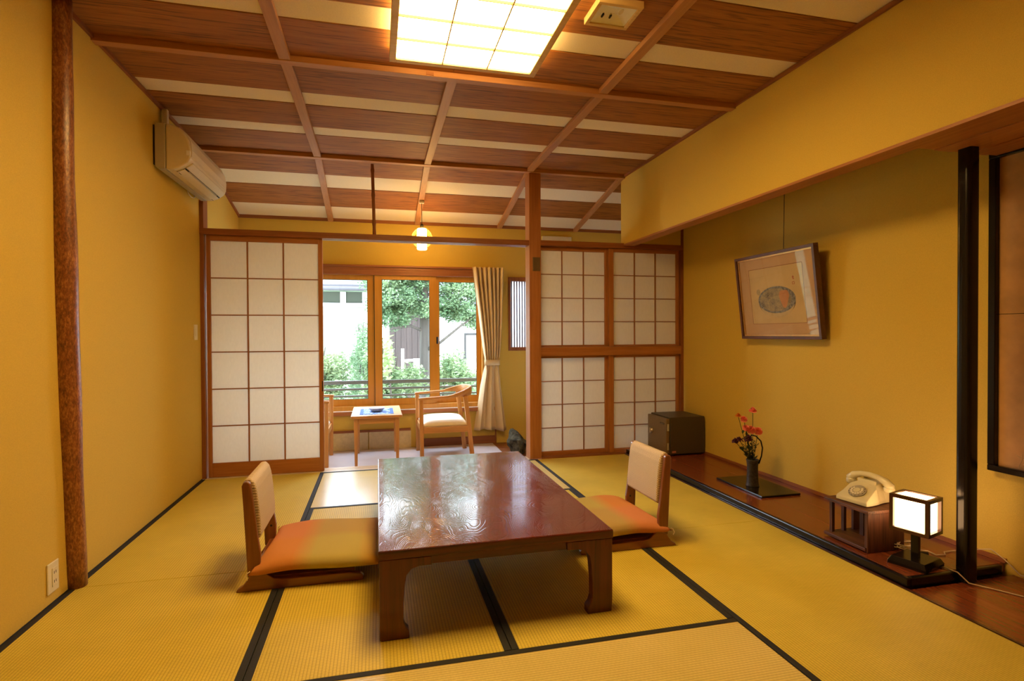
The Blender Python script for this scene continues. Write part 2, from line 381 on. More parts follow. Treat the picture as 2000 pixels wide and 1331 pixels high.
# sliding-door sill and head beams
sl = struct('trim_5', BX((XL, 1.405, YS-.01, YS+.025, -.05, .002), (XL, 1.405, YS+.033, YS+.06, -.05, .002), (XL, 1.405, YS+.068, YS+.09, -.05, .002), (XL, 1.405, YS+.098, YS+.135, -.09, .002),
                        (XL, 1.405, YS-.01, YS+.135, -.06, -.008)), 'sill', bevel=.001)
struct('trim_6', BX((XL, 1.405, YS-.005, YS+.025, ZK, 2.09), (XL, 1.405, YS+.036, YS+.06, ZK, 2.09), (XL, 1.405, YS+.07, YS+.12, ZK, 2.09), (XL, 1.405, YS, YS+.12, ZK+.015, 2.088)), 'rail_x', bevel=.002)
struct('trim_7', BX((1.52, XW, YS-.005, YS+.12, ZK+.005, 2.095)), 'rail_x', bevel=.002)
struct('trim_8', BX((1.52, XW-.03, YS-.008, YS+.12, .985, 1.07)), 'cedar_x', bevel=.002)
struct('trim_9', BX((1.52, XT+.02, YS-.006, YS+.12, -.01, .012)), 'rail_x', bevel=.002)
struct('trim_10', BX((XW-.03, XW, YS-.004, YS+.12, .0, 2.6)), 'rail_z', bevel=.002)
struct('trim_11', BX((XL, XL+.030, YS, YS+.12, -.01, ZC)), 'rail_z', bevel=.002)
post = tag(link('square_post', BX((1.405, 1.52, YS-.012, YS+.135, 0.001, ZC-.035)), 'cedar_z', bevel=.004),
           'square reddish cedar post from floor to ceiling between the open doorway and the small-paned shoji', 'post')
link('latch_plate', BX((1.440, 1.508, YS-.020, YS-.012, 1.80, 1.925), (1.437, 1.511, YS-.016, YS-.012, 1.797, 1.928)), 'bronze', post, bevel=.003)

# log post half let into the left wall
pts = []; rad = []
LC = [(2.75, 2.978), (2.1, 2.967), (1.33, 2.98), (.85, 2.998), (.5, 3.015), (0, 3.042)]
for i in range(25):
    z = -.0+ZC*i/24
    yy = float(np.interp(z, [q[0] for q in LC][::-1], [q[1] for q in LC][::-1]))
    pts.append((XL+.014, yy, z)); rad.append(.045+.008*math.exp(-((z-1.35)/.7)**2)+.0015*math.sin(z*9))
tag(link('log_post', tube(bmesh.new(), pts, rad, 20), 'log', smooth=True), 'mottled brown rounded log post set into the left wall', 'post')
# black lacquered post of the alcove
bm = bmesh.new(); pr = []
for k in range(32):
    a = 2*PI*k/32; e = .55; pr.append((2.745+.036*math.copysign(abs(math.cos(a))**e, math.cos(a)), 2.036+.032*math.copysign(abs(math.sin(a))**e, math.sin(a))))
prism(bm, pr, 'z', .0008, 2.0755)
tag(link('lacquered_post', bm, 'lacq', smooth=False, bevel=.002), 'glossy black lacquered post at the near end of the alcove platform', 'post')
# bamboo hanger
bm = bmesh.new(); ps = [(-.034+.012*(2.76-z)/.66*1.2, YS+.05, z) for z in np.linspace(2.0902, 2.725, 24)]
tube(bm, ps, [.0145 + (.004 if abs((z*4.3) % 1-.5) < .04 else 0) + (.002 if z < 2.13 else 0) for z in np.linspace(2.09, 2.725, 24)], 10)
tag(link('bamboo_pole', bm, 'rail_z', smooth=True), 'thin brown bamboo pole standing on the head beam up to the ceiling', 'pole')

# ------------------------------------------------------------------ ceiling
ceil = struct('ceiling', BX((XL, XW, YB, YS, ZC+.012, ZC+.05)), 'board')
cv = struct('ceiling_veranda', BX((XL, XW, YS, YW+T, ZC+.012, ZC+.05), zf=slope), 'board')
LX = (-.49, .45, 1.41, 2.36)
cols = [(XL, LX[0]), (LX[0], LX[1]), (LX[1], LX[2]), (LX[2], XS)]
strips = [(-1.6, -.95, 'board'), (-.95, -.78, 'pale'), (-.78, -.1, 'board'), (-.1, .1, 'pale'), (.1, .5, 'board'), (.5, .7, 'pale'), (.7, 1.12, 'board'), (1.12, 1.3, 'pale'),
          (1.3, 1.62, 'board'), (1.62, 2.09, 'board'), (2.09, 2.30, 'pale'), (2.30, 2.71, 'board'), (2.71, 2.905, 'pale'), (2.905, 3.31, 'board'),
          (3.31, 3.77, 'board'), (3.77, 3.96, 'pale'), (3.96, 4.375, 'board'), (4.375, 4.545, 'pale'), (4.545, YS, 'board')]
for a, b, m in strips:
    for x0, x1 in cols:
        z = ZC if m == 'board' else ZC+.004
        j = rnd.uniform(-.0008, .0008)
        link('ceiling_board' if m == 'board' else 'ceiling_strip', BX((x0+.001, x1-.001, a+.001, b-.001, z+j, ZC+.012)), m, ceil, bevel=.0012, segs=1)
vcols = [(XL, LX[0]), (LX[0], LX[1]), (LX[1], LX[2]), (LX[2], 2.36), (2.36, XW)]
for a, b, m in [(YS, 5.385, 'board'), (5.385, 5.64, 'pale'), (5.64, 6.055, 'board'), (6.055, YW, 'pale')]:
    for x0, x1 in vcols:
        z = ZC if m == 'board' else ZC+.004
        link('ceiling_board' if m == 'board' else 'ceiling_strip', BX((x0+.001, x1-.001, a+.001, b-.001, z, ZC+.012), zf=slope), m, cv, bevel=.0012, segs=1)
for y in (1.62, 3.31, 5.03):
    link('cross_beam', BX((XL, XS if y < 5 else XW, y-.028, y+.028, ZC-.034, ZC)), 'beam_x', ceil, bevel=.002)
link('cross_beam', BX((XL, XS, -.1, -.04, ZC-.034, ZC)), 'beam_x', ceil, bevel=.002)
for i, x in enumerate(LX):
    segs_ = [(YB, -.1), (-.04, 1.59), (1.65, 3.28), (3.338, 5.0)]
    if i == 1: segs_ = [(YB, -.1), (-.04, .9), (3.338, 5.0)]
    if i == 3: segs_ = []
    for a, b in segs_: link('long_beam', BX((x-.030, x+.030, a, b, ZC-.03, ZC)), 'beam_y', ceil, bevel=.002)
    link('long_beam', BX((x-.028, x+.028, YS+.02, YW, ZC-.03, ZC), zf=slope), 'beam_y', cv, bevel=.002)
struct('trim_12', BX((XL, XL+.016, YB, YS, ZC-.022, ZC)), 'rail_y')
struct('trim_13', BX((XS-.016, XS, YB, YS, ZC-.022, ZC)), 'rail_y')
struct('trim_14', BX((XL, XL+.016, YS, YW, ZC-.024, ZC), zf=slope), 'rail_y')
struct('trim_15', BX((XL, XW, YW-.018, YW, ZC-.026, ZC+.01), zf=lambda y: slope(YW)), 'rail_x')

# ------------------------------------------------------------------ shoji
def shoji(name, x0, x1, z0, z1, y, ncol, nrow, stile, top, bot, mull=.009, label=None):
    d = sgroup(name, ((x0+x1)/2, y+.015, z0)); ox, oy, oz = d.location
    sl_, sr_ = stile if isinstance(stile, tuple) else (stile, stile)
    def P(n, b, m, **k): return link(n, BX((b[0]-ox, b[1]-ox, b[2]-oy, b[3]-oy, b[4]-oz, b[5]-oz)), m, d, **k)
    P('stile', (x0, x0+sl_, y, y+.03, z0, z1), 'cedar_z', bevel=.002); P('stile', (x1-sr_, x1, y, y+.03, z0, z1), 'cedar_z', bevel=.002)
    P('top_rail', (x0+sl_, x1-sr_, y+.001, y+.029, z1-top, z1), 'cedar_x', bevel=.002); P('bottom_rail', (x0+sl_, x1-sr_, y+.001, y+.029, z0, z0+bot), 'cedar_x', bevel=.002)
    ax, bx, az, bz = x0+sl_, x1-sr_, z0+bot, z1-top
    for i in range(1, ncol):
        x = ax+(bx-ax)*i/ncol; P('muntin', (x-mull/2, x+mull/2, y+.004, y+.019, az, bz), 'mull_z')
    for j in range(1, nrow):
        z = az+(bz-az)*j/nrow; P('muntin', (ax, bx, y+.006, y+.018, z-mull*.42, z+mull*.42), 'mull_x')
    for i in range(ncol):
        for j in range(nrow):
            P('paper_pane', (ax+(bx-ax)*i/ncol, ax+(bx-ax)*(i+1)/ncol-.0004, y+.019, y+.0197, az+(bz-az)*j/nrow, az+(bz-az)*(j+1)/nrow-.0004), 'paper')
    return d
d1 = shoji('door_1', -1.384, -.462, .004, ZK+.004, YS+.028, 3, 6, (.030, .036), .05, .118, .011)
link('finger_pull', BX((.448, .456, -.0162, -.010, .70, .79)), 'dark', d1)
shoji('door_2', 1.49, 2.245, .012, .984, YS+.062, 3, 4, (.045, .04), .022, .04)
shoji('door_3', 2.232, XW-.034, .012, .984, YS+.024, 3, 4, (.05, .034), .022, .04)
shoji('door_4', 1.49, 2.245, 1.072, ZK+.004, YS+.062, 3, 4, (.045, .04), .035, .016)
shoji('door_5', 2.232, XW-.034, 1.072, ZK+.004, YS+.024, 3, 4, (.05, .034), .035, .016)

# ------------------------------------------------------------------ big window
win = sgroup('window_1', (0, YW, wz0))
def WP(n, b, m, par=None, **k):
    p = par or win; o = link(n, BX((b[0], b[1], b[2], b[3], b[4]-wz0, b[5]-wz0)), m, p, **k); return o
WP('window_frame', (wx0, wx1, YW*0-.02, .09, wz0, wz0+.055), 'sash', bevel=.002)
WP('window_frame', (wx0, wx1, -.03, .09, 1.868, wz1), 'rail_x', bevel=.002)
WP('window_frame', (wx0, wx0+.03, -.02, .09, wz0, wz1), 'sash', bevel=.002)
WP('window_frame', (wx1-.02, wx1, -.02, .09, wz0, wz1), 'sash', bevel=.002)
def sash(a, b, y, gl, gr, gz0, gz1, seal=None):
    s = WP('sash', (a, gl, y, y+.03, .40, 1.872), 'sash', bevel=.002)
    def q(n, bb, m): return link(n, BX((bb[0], bb[1], bb[2], bb[3], bb[4]-wz0, bb[5]-wz0)), m, s)
    q('sash_stile', (gr, b, y, y+.03, .40, 1.872), 'sash'); q('sash_rail', (gl, gr, y, y+.03, .40, gz0), 'sash'); q('sash_rail', (gl, gr, y, y+.03, gz1, 1.872), 'sash')
    q('glass_pane', (gl, gr, y+.014, y+.018, gz0, gz1), 'glass')
    w = .004
    link('gasket', BX((gl, gl+w, y+.004, y+.014, gz0-wz0, gz1-wz0), (gr-w, gr, y+.004, y+.014, gz0-wz0, gz1-wz0), (gl, gr, y+.004, y+.014, gz0-wz0, gz0+w-wz0), (gl, gr, y+.004, y+.014, gz1-w-wz0, gz1-wz0)), 'gasket', s)
    return s
sash(-.70, -.034, .025, -.62, -.105, .475, 1.815); sash(-.028, .66, .0, .052, .585, .472, 1.822)
sash(.60, 1.205, .048, .70, 1.14, .48, 1.81); sash(-1.25, -.66, .055, -1.17, -.74, .475, 1.815)
WP('meeting_strip', (-.034, -.028, .004, .03, .40, 1.872), 'gasket')
WP('sash_lock', (.66, .685, .0, .03, 1.09, 1.17), 'gasket', bevel=.006)
WP('window_sill', (wx0-.05, wx1+.12, -.05, .0, .30, wz0), 'cedar_x', bevel=.004)
WP('sill_lip', (wx0, wx1, -.052, -.02, wz0, wz0+.006), 'bldw')
WP('lintel', (wx0-.08, 1.365, -.035, 0, wz1-.005, 1.975), 'rail_x', bevel=.002)
WP('curtain_track', (wx0-.06, 1.35, -.06, -.036, 1.955, 1.975), 'rail_x', bevel=.002)
# slatted side window
w2 = sgroup('window_2', (sx0, YW, sz0))
link('window_frame', BX((-.03, .0, -.02, .05, -.03, sz1-sz0+.035), (sx1-sx0, sx1-sx0+.03, -.02, .05, -.03, sz1-sz0+.035), (0, sx1-sx0, -.02, .05, -.03, 0.012), (0, sx1-sx0, -.02, .05, sz1-sz0-.012, sz1-sz0+.035)), 'rail_z', w2, bevel=.002)
k = 0
x = .010
while x < sx1-sx0-.01:
    link('slat', BX((x, x+.0125, .01, .03, .012, sz1-sz0-.012)), 'lacq_red', w2); x += .0325
link('frosted_pane', BX((0, sx1-sx0, .04, .042, 0, sz1-sz0)), 'washi', w2)

# ------------------------------------------------------------------ curtain
def curtain():
    bm = bmesh.new(); n, mz = 150, 40; rows = []
    prof = [(1.975, 1.068, 1.43), (1.80, 1.09, 1.425), (1.45, 1.14, 1.415), (1.1, 1.185, 1.40), (.89, 1.213, 1.382), (.84, 1.215, 1.382), (.60, 1.165, 1.405), (.3, 1.12, 1.445), (.075, 1.085, 1.475)]
    for j in range(mz+1):
        z = 1.975-(1.975-.075)*j/mz
        for (za, la, ra), (zb, lb, rb) in zip(prof, prof[1:]):
            if za >= z >= zb: t = (za-z)/(za-zb); L = la+(lb-la)*t; R = ra+(rb-ra)*t; break
        tie = math.exp(-((z-.865)/.10)**2); amp = .034*(1-.6*tie)*(1+.5*max(0,(.8-z))); row = []
        for i in range(n+1):
            u = i/n; ph = 7*2*PI*u + .9*math.sin(3*u+z*1.3)
            if z < .8: ph = 6*2*PI*u + 1.4*math.sin(2.5*u+1)
            blend = min(1, max(0, (.86-z)/.12+.5)) if abs(z-.86) < .12 else (1 if z < .8 else 0)
            w = math.sin(7*2*PI*u+.9*math.sin(3*u+z*1.3))*(1-blend)+math.sin(3.5*2*PI*u+1.6*math.sin(4*u+1))*blend
            w += .35*math.sin(13*u+z*2)
            row.append(bm.verts.new((L+(R-L)*u+.006*math.cos(ph)*(1-tie), YW-.085+w*amp, z+.012*math.sin(u*5)*(j == mz))))
        rows.append(row)
    for a, b in zip(rows, rows[1:]):
        for i in range(n): bm.faces.new((a[i], b[i], b[i+1], a[i+1]))
    return bm
ct = thing('curtain', 'long beige pleated curtain tied back at the right of the window', 'curtain', (1.27, YW-.085, .075))
c = link('cloth', curtain(), 'curtain', ct, smooth=True, loc=(-1.27, -(YW-.085), -.075)); sm = c.modifiers.new('s', 'SOLIDIFY'); sm.thickness = .002
bm = bmesh.new(); bm2 = [(1.30+.092*math.copysign(abs(math.cos(a))**.6, math.cos(a)), YW-.085+.034*math.sin(a)) for a in np.linspace(0, 2*PI, 29)]
rings = [[bm.verts.new((x-1.27, y-(YW-.085), z-.075)) for x, y in bm2] for z in (.835, .90)]
for i in range(28): bm.faces.new((rings[0][i], rings[0][i+1], rings[1][i+1], rings[1][i]))
o = link('tieback', bm, 'curtain', ct, smooth=True); sm = o.modifiers.new('s', 'SOLIDIFY'); sm.thickness = .004

# ------------------------------------------------------------------ ceiling light
lx0, lx1, ly0, ly1, lz = .073, .895, 1.98, 3.09, 2.69
cl = thing('ceiling_light', 'large square-paned glowing ceiling light in a pale wooden frame', 'ceiling light', ((lx0+lx1)/2, (ly0+ly1)/2, ZC))
ox, oy = cl.location[:2]
def CP(n, b, m, **k): return link(n, BX((b[0]-ox, b[1]-ox, b[2]-oy, b[3]-oy, b[4]-ZC, b[5]-ZC)), m, cl, **k)
fw = .036
for n, b in (('a', (lx0, lx0+fw, ly0, ly1)), ('b', (lx1-fw, lx1, ly0, ly1)), ('c', (lx0+fw, lx1-fw, ly0, ly0+fw)), ('d', (lx0+fw, lx1-fw, ly1-fw, ly1))):
    CP('frame_bar', (*b, lz, lz+.024), 'pale_oak', bevel=.003)
for b in ((lx0+.012, lx0+.016, ly0+.012, ly1-.012), (lx1-.016, lx1-.012, ly0+.012, ly1-.012), (lx0+.016, lx1-.016, ly0+.012, ly0+.016), (lx0+.016, lx1-.016, ly1-.016, ly1-.012)):
    CP('side_diffuser', (*b, lz+.024, ZC-.001), emis('side_glow', LAMP_COL, LAMP_L*.45) if 'side_glow' not in bpy.data.materials else bpy.data.materials['side_glow'])
MT['diffuser'] = emis('lamp_diffuser', LAMP_COL, LAMP_L)
ix0, ix1, iy0, iy1 = lx0+fw, lx1-fw, ly0+fw, ly1-fw; nx, ny = 3, 5
for i in range(nx):
    for j in range(ny):
        CP('diffuser_pane', (ix0+(ix1-ix0)*i/nx+.0005, ix0+(ix1-ix0)*(i+1)/nx-.0005, iy0+(iy1-iy0)*j/ny+.0005, iy0+(iy1-iy0)*(j+1)/ny-.0005, lz+.012, lz+.016), 'diffuser')
for i in range(1, nx):
    x = ix0+(ix1-ix0)*i/nx; CP('muntin', (x-.0030, x+.0030, iy0, iy1, lz-.001, lz+.012), 'beam_y')
for j in range(1, ny):
    y = iy0+(iy1-iy0)*j/ny; CP('muntin', (ix0, ix1, y-.0024, y+.0024, lz, lz+.012), 'beam_x')
link('catch', BX((.29, .335, 3.276, 3.284, ZC-.03, ZC-.008)), 'cedar_x', ceil)
# small framed square recess with clips and a hanging tag
sp = thing('ceiling_recess', 'small wood-framed square ceiling recess with white bowl and pull tag', 'ceiling fitting', (1.115, 2.47, ZC))
a, b = .112, .098
for bb in ((-a, a, -b, -b+.02), (-a, a, b-.02, b), (-a, -a+.02, -b+.02, b-.02), (a-.02, a, -b+.02, b-.02)):
    link('frame_bar', BX((*bb, -.034, -.0005)), 'pale_oak', sp, bevel=.002)
bm = bmesh.new(); i1, i2 = a-.0205, b-.0205
lo = [bm.verts.new(v) for v in ((-i1, -i2, -.026), (i1, -i2, -.026), (i1, i2, -.026), (-i1, i2, -.026))]
hi = [bm.verts.new(v) for v in ((-.025, -.02, -.003), (.025, -.02, -.003), (.025, .02, -.003), (-.025, .02, -.003))]
for k in range(4): bm.faces.new((lo[k], lo[(k+1) % 4], hi[(k+1) % 4], hi[k]))
bm.faces.new(hi); link('bowl', bm, 'bldw', sp)
link('clip', BX((-.045, -.038, .02, .045, -.018, -.006)), 'dark', sp); link('clip', BX((-.005, .002, .02, .045, -.018, -.006)), 'dark', sp)
bm = bmesh.new(); tube(bm, [(-.01, .02, -.012), (.012, -.01, -.02), (.02, -.03, -.03)], .0015, 6); link('pull_wire', bm, 'white', sp)
bm = lathe(bmesh.new(), [(.010, -.032), (.010, -.029)], 14); bmesh.ops.scale(bm, vec=(1, 2.2, 1), verts=bm.verts); bmesh.ops.translate(bm, vec=(.022, -.04, 0), verts=bm.verts)
link('pull_tag', bm, 'white', sp)

# ------------------------------------------------------------------ pendant lamp on the veranda
PX, PY = .455, 5.75; zc = ZC+slope(PY)
pd = thing('pendant_lamp', 'small round woven bamboo pendant lamp hanging over the veranda', 'pendant lamp', (PX, PY, 2.195))
bm = bmesh.new()
for s in (1, -1):
    for k in range(18):
        a0 = 2*PI*k/18; pp = []
        for i in range(15):
            t = -1.15+2.3*i/14; r = .106*math.cos(t*.98); a = a0+s*t*.9
            pp.append((r*math.cos(a), r*math.sin(a), .106*math.sin(t)*.98))
        tube(bm, pp, .0016, 4, close=False)
MT['bamboo'] = plain('lit_bamboo_weave', (.62, .38, .10), .6)
o = link('woven_shade', bm, 'bamboo', pd)
bm = bmesh.new()
for zz, r in ((.098, .05), (-.098, .05), (0, .107)):
    tube(bm, [(r*math.cos(a), r*math.sin(a), zz) for a in np.linspace(0, 2*PI, 25)], .0024, 5, close=False)
link('hoop', bm, 'bamboo', pd)
MT['pend'] = emis('pendant_glow', PEND_COL, PEND_L)
link('lamp_tube', lathe(bmesh.new(), [(.046, -.118), (.050, -.112), (.050, .092), (.04, .1)], 24), 'pend', pd, smooth=True)
link('lamp_base', lathe(bmesh.new(), [(.02, .1), (.02, .13), (.006, .15)], 12), 'dark', pd)
link('cord', tube(bmesh.new(), [(0, 0, .148), (0, 0, zc-2.195-.03)], .0035, 6), 'dark', pd)
link('ceiling_rose', BX((-.025, .025, -.022, .022, zc-2.195-.055, zc-2.195-.03)), 'white', pd, bevel=.004)

# ------------------------------------------------------------------ air conditioner and wall fittings
ac = thing('air_conditioner', 'aged white split air conditioner high on the left wall', 'air conditioner', (XL, 4.53, 2.30))
# section in (depth, height); wall at depth 0
def sec(bm, pts, y0, y1): return prism(bm, pts, 'y', y0, y1)
hl = .455
link('back_case', sec(bmesh.new(), [(.012, .02), (.012, .30), (.075, .305), (.075, .0), (.03, .0)], -hl, hl), 'ac_grey', ac, bevel=.006)
link('wall_bracket', BX((.0, .0118, -hl+.01, hl-.01, .03, .29)), 'dark', ac)
fr = [(.075, 0.0), (.075, .305), (.11, .302), (.15, .285), (.19, .25), (.215, .20), (.225, .14), (.222, .085), (.205, .05), (.16, .018), (.12, .002)]
link('body', sec(bmesh.new(), fr, -hl+.004, hl-.004), 'ac', ac, bevel=.012, segs=4)
cv2 = [(.226, .095), (.2285, .14), (.2185, .203), (.1935, .2535), (.152, .2895), (.15, .286), (.19, .249), (.214, .20), (.224, .14), (.222, .095)]
link('front_cover', sec(bmesh.new(), cv2, -hl+.025, hl-.025), 'ac', ac, bevel=.002)
for dd, hh, n, m in ((.203, .044, 'louvre', 'ac'), (.150, .008, 'louvre', 'ac')):
    bm = BX((-.028, .028, -hl+.05, hl-.05, -.004, .004)); bmesh.ops.rotate(bm, verts=bm.verts, cent=(0, 0, 0), matrix=Matrix.Rotation(math.radians(-38 if dd > .18 else -25), 3, 'Y'))
    bmesh.ops.translate(bm, verts=bm.verts, vec=(dd, 0, hh)); link(n, bm, m, ac, bevel=.003)
for d0, h0, d1_, h1 in ((.168, .018, .171, .020), (.182, .026, .184, .028), (.128, .0005, .130, .002)):
    link('louvre_gap', BX((d0, d1_, -hl+.05, hl-.05, h0-.003, h1)), 'dark', ac)
for dd, hh in ((.176, .022), (.131, .0)):
    for yy in (-hl+.06, hl-.10):
        link('vent_slot', BX((dd-.006, dd+.006, yy, yy+.05, hh-.004, hh+.004)), 'dark', ac)
link('indicator', BX((.200, .222, -hl-.0005, -hl+.010, .10, .13)), 'bldw', ac)
link('pipe_cover', BX((.01, .045, -.32, -.285, .305, .445)), 'ac', ac, bevel=.005)
link('drain_loop', tube(bmesh.new(), [(.03, .12, .005), (.03, .16, -.018), (.03, .22, -.026), (.03, .28, -.018), (.03, .31, .004)], .004, 8), 'ac', ac, smooth=True)
link('pipe_stub', BX((.06, .09, .18, .215, .30, .33)), 'ac', ac, bevel=.006)
ot = thing('wall_socket', 'cream double wall socket low on the left wall beside the log post', 'socket', (XL, 2.87, .12))
link('cover_plate', BX((.0, .007, -.044, .044, -.068, .068)), 'white', ot, bevel=.004)
link('socket_insert', BX((.007, .010, -.013, .025, -.042, .042)), 'white', ot, bevel=.002)
for zz in (.02, -.02):
    for yy in (-.002, .012): link('socket_slot', BX((.0098, .0106, yy, yy+.003, zz-.006, zz+.006)), 'dark', ot)
sw = thing('light_switch', 'small cream light switch on the left wall near the doors', 'switch', (XL, 4.90, 1.225))
link('cover_plate', BX((0, .008, -.04, .04, -.062, .062)), 'white', sw, bevel=.003)
link('rocker', BX((.008, .012, -.018, .018, -.03, .03)), 'white', sw, bevel=.002)

# ------------------------------------------------------------------ low dining table
TX0, TX1, TY0, TY1, TH = -.004, .982, 2.185, 3.83, .355
tb = thing('low_table', 'large low red-brown lacquered table with swirling grain between the floor chairs', 'table', ((TX0+TX1)/2, (TY0+TY1)/2, 0))
hx, hy = (TX1-TX0)/2, (TY1-TY0)/2
bm = BX((-hx, hx, -hy, hy, TH-.037, TH)); tt = link('tabletop', bm, 'top', tb, bevel=.006, segs=3); tt.data.materials.append(MT['keyaki_x'])
for p in tt.data.polygons: p.material_index = 0 if p.normal.z > .9 else 1
hx2, hy2 = hx-.004, hy-.004
prof = [(0, TH-.037), (.205, TH-.037), (.205, TH-.073), (.155, TH-.073), (.125, TH-.082), (.105, TH-.105), (.098, TH-.14), (.092, .14), (.092, .07), (.10, .045), (.113, .03), (.114, 0), (.004, 0), (.0, .05)]
def leg(sx, sy):
    bm = bmesh.new(); th = .045
    pts = [(sx*(-hx2+u), z) for u, z in prof]
    y0, y1 = (sy*(-hy2), sy*(-hy2)+sy*th); prism(bm, pts, 'y', min(y0, y1), max(y0, y1))
    pts = [(sy*(-hy2+u), z) for u, z in prof]
    pr2 = [(v if abs(abs(v)-hy2) > 1e-6 else sy*(-hy2+th*.98), z) for v, z in pts]
    x0, x1 = (sx*(-hx2), sx*(-hx2)+sx*th); prism(bm, pr2, 'x', min(x0, x1), max(x0, x1))
    return bm
for sx in (1, -1):
    for sy in (1, -1): link('leg', leg(sx, sy), 'keyaki_z', tb, bevel=.003)
for s in (1, -1):
    y = s*(hy2-.022); link('apron', BX((-hx2+.2055, hx2-.2055, y-.012, y+.012, TH-.071, TH-.0375)), 'keyaki_x', tb)
    x = s*(hx2-.022); link('apron', BX((x-.012, x+.012, -hy2+.2055, hy2-.2055, TH-.071, TH-.0375)), 'keyaki_y', tb)

# ------------------------------------------------------------------ floor chairs (legless) and cushions
def floor_chair(label):
    r = thing('floor_chair', label, 'floor chair', (0, 0, 0), 0, 'floor chairs at the low table'); Wd = .44
    rail = [(0, 0), (.004, .012), (.030, .028), (.048, .052), (.058, .07), (.11, .10), (.135, .075), (.165, .052), (.20, .045), (.50, .043), (.56, .034), (.575, .018), (.57, 0)]
    pst = [(.050, .062), (.044, .20), (.034, .40), (.028, .495), (.036, .513), (.054, .516), (.066, .505), (.080, .40), (.096, .25), (.108, .17), (.104, .095), (.085, .08)]
    for y in (0, Wd-.03):
        link('runner', prism(bmesh.new(), rail, 'y', y, y+.03), 'chairwood_x', r, bevel=.004)
        o = link('back_post', prism(bmesh.new(), pst, 'y', y+.001, y+.029), 'chairwood_z', r, bevel=.006, segs=3)
        yy = y+.0292 if y == 0 else y+.0008
        b = lathe(bmesh.new(), [(.006, -.001), (.006, .001)], 10); bmesh.ops.rotate(b, verts=b.verts, cent=(0, 0, 0), matrix=Matrix.Rotation(PI/2, 3, 'X')); bmesh.ops.translate(b, verts=b.verts, vec=(.083, yy, .17))
        link('screw_hole', b, 'dark', o)
    seat = BX((.11, .53, .03, Wd-.03, .040, .052)); link('seat_board', seat, 'chairwood_y', r, bevel=.002)
    link('crossbar', BX((.075, .10, .03, Wd-.03, .075, .10)), 'chairwood_y', r, bevel=.003)
    # padded back: section bulging forward and rolled over the top, following the leaning posts
    bp = [(.098, .235), (.106, .25), (.105, .30), (.097, .40), (.088, .47), (.078, .505), (.060, .522), (.038, .520), (.026, .50), (.030, .45), (.040, .35), (.056, .245), (.07, .232)]
    link('backrest', prism(bmesh.new(), bp, 'y', .032, Wd-.032), 'brocade', r, bevel=.008, segs=3)
    return r
fc = floor_chair('legless floor chair with pale woven back, left of the low table')
fc.location = (-.648, 2.772, 0)
dup(fc, (1.632, 2.782+.44, 0), PI, 'legless floor chair with pale woven back, right of the low table')
def cushion(label, loc, rz):
    r = thing('floor_cushion', label, 'cushion', loc, rz, 'cushions on the floor chairs')
    bm = bmesh.new(); n = 28; a, b, h = .30, .315, .042; top = []; bot = []
    for j in range(n+1):
        tr, br = [], []
        for i in range(n+1):
            u, v = -1+2*i/n, -1+2*j/n
            su = math.copysign(abs(u)**.85, u); sv = math.copysign(abs(v)**.85, v)
            ed = (1-u**6)*(1-v**6); hh = h*(max(0, ed)**.42)*(1-.10*(u*u+v*v)/2)
            pin = .035*(1-abs(v)**1.5)*(abs(u)**4); pin2 = .035*(1-abs(u)**1.5)*(abs(v)**4)
            x = a*su*(1-pin/a*.6); y = b*sv*(1-pin2/b*.6)
            sag = -.012*(u*u) + .004*math.sin(5*u+3*v)
            tr.append(bm.verts.new((x, y, h+hh+sag))); br.append(bm.verts.new((x, y, h-hh*.85+sag)) if 0 < i < n and 0 < j < n else tr[-1])
        top.append(tr); bot.append(br)
    for j in range(n):
        for i in range(n):
            bm.faces.new((top[j][i], top[j][i+1], top[j+1][i+1], top[j+1][i]))
            f = [bot[j][i], bot[j+1][i], bot[j+1][i+1], bot[j][i+1]]
            try: bm.faces.new(f)
            except ValueError: pass
    bmesh.ops.recalc_face_normals(bm, faces=bm.faces[:])
    link('cover', bm, 'cushion', r, smooth=True)
    for sx, sy in ((-1, -1), (1, -1), (-1, 1), (1, 1)):
        x, y = sx*.292, sy*.307
        link('tassel', tube(bmesh.new(), [(x, y, .040), (x+sx*.012, y+sy*.006, .034), (x+sx*.016, y+sy*.012, .018), (x+sx*.010, y+sy*.010, .004)], .0022, 6), 'curtain', r)
    return r
cu = cushion('orange and olive banded cushion on the left floor chair', (-.272, 3.035, .066), math.radians(-3))
dup(cu, (1.285, 3.065, .066), PI+math.radians(3), 'orange and olive banded cushion on the right floor chair')

# ------------------------------------------------------------------ veranda side table
st = thing('side_table', 'small honey-coloured wooden side table between the armchairs', 'table', (-.012, 5.87, ZV))
h = .50
link('tabletop', BX((-.245, .245, -.37, .37, h-.028, h)), 'oak_x', st, bevel=.008, segs=3)
for sx in (-1, 1):
    for sy in (-1, 1):
        bm = bmesh.new(); x, y = sx*.198, sy*.31
        rs = []
        for z, w in ((0, .013), (h-.028, .02)):
            rs.append([bm.verts.new((x+dx*w, y+dy*w, z)) for dx, dy in ((-1, -1), (1, -1), (1, 1), (-1, 1))])
        bm.faces.new(rs[0][::-1]); bm.faces.new(rs[1])
        for k in range(4): bm.faces.new((rs[0][k], rs[0][(k+1) % 4], rs[1][(k+1) % 4], rs[1][k]))
        link('leg', bm, 'oak_z', st, bevel=.002)
for s in (-1, 1):
    link('apron', BX((-.18, .18, s*.31-.009, s*.31+.009, h-.085, h-.028)), 'oak_x', st)
    link('apron', BX((s*.198-.009, s*.198+.009, -.29, .29, h-.085, h-.028)), 'oak_y', st)
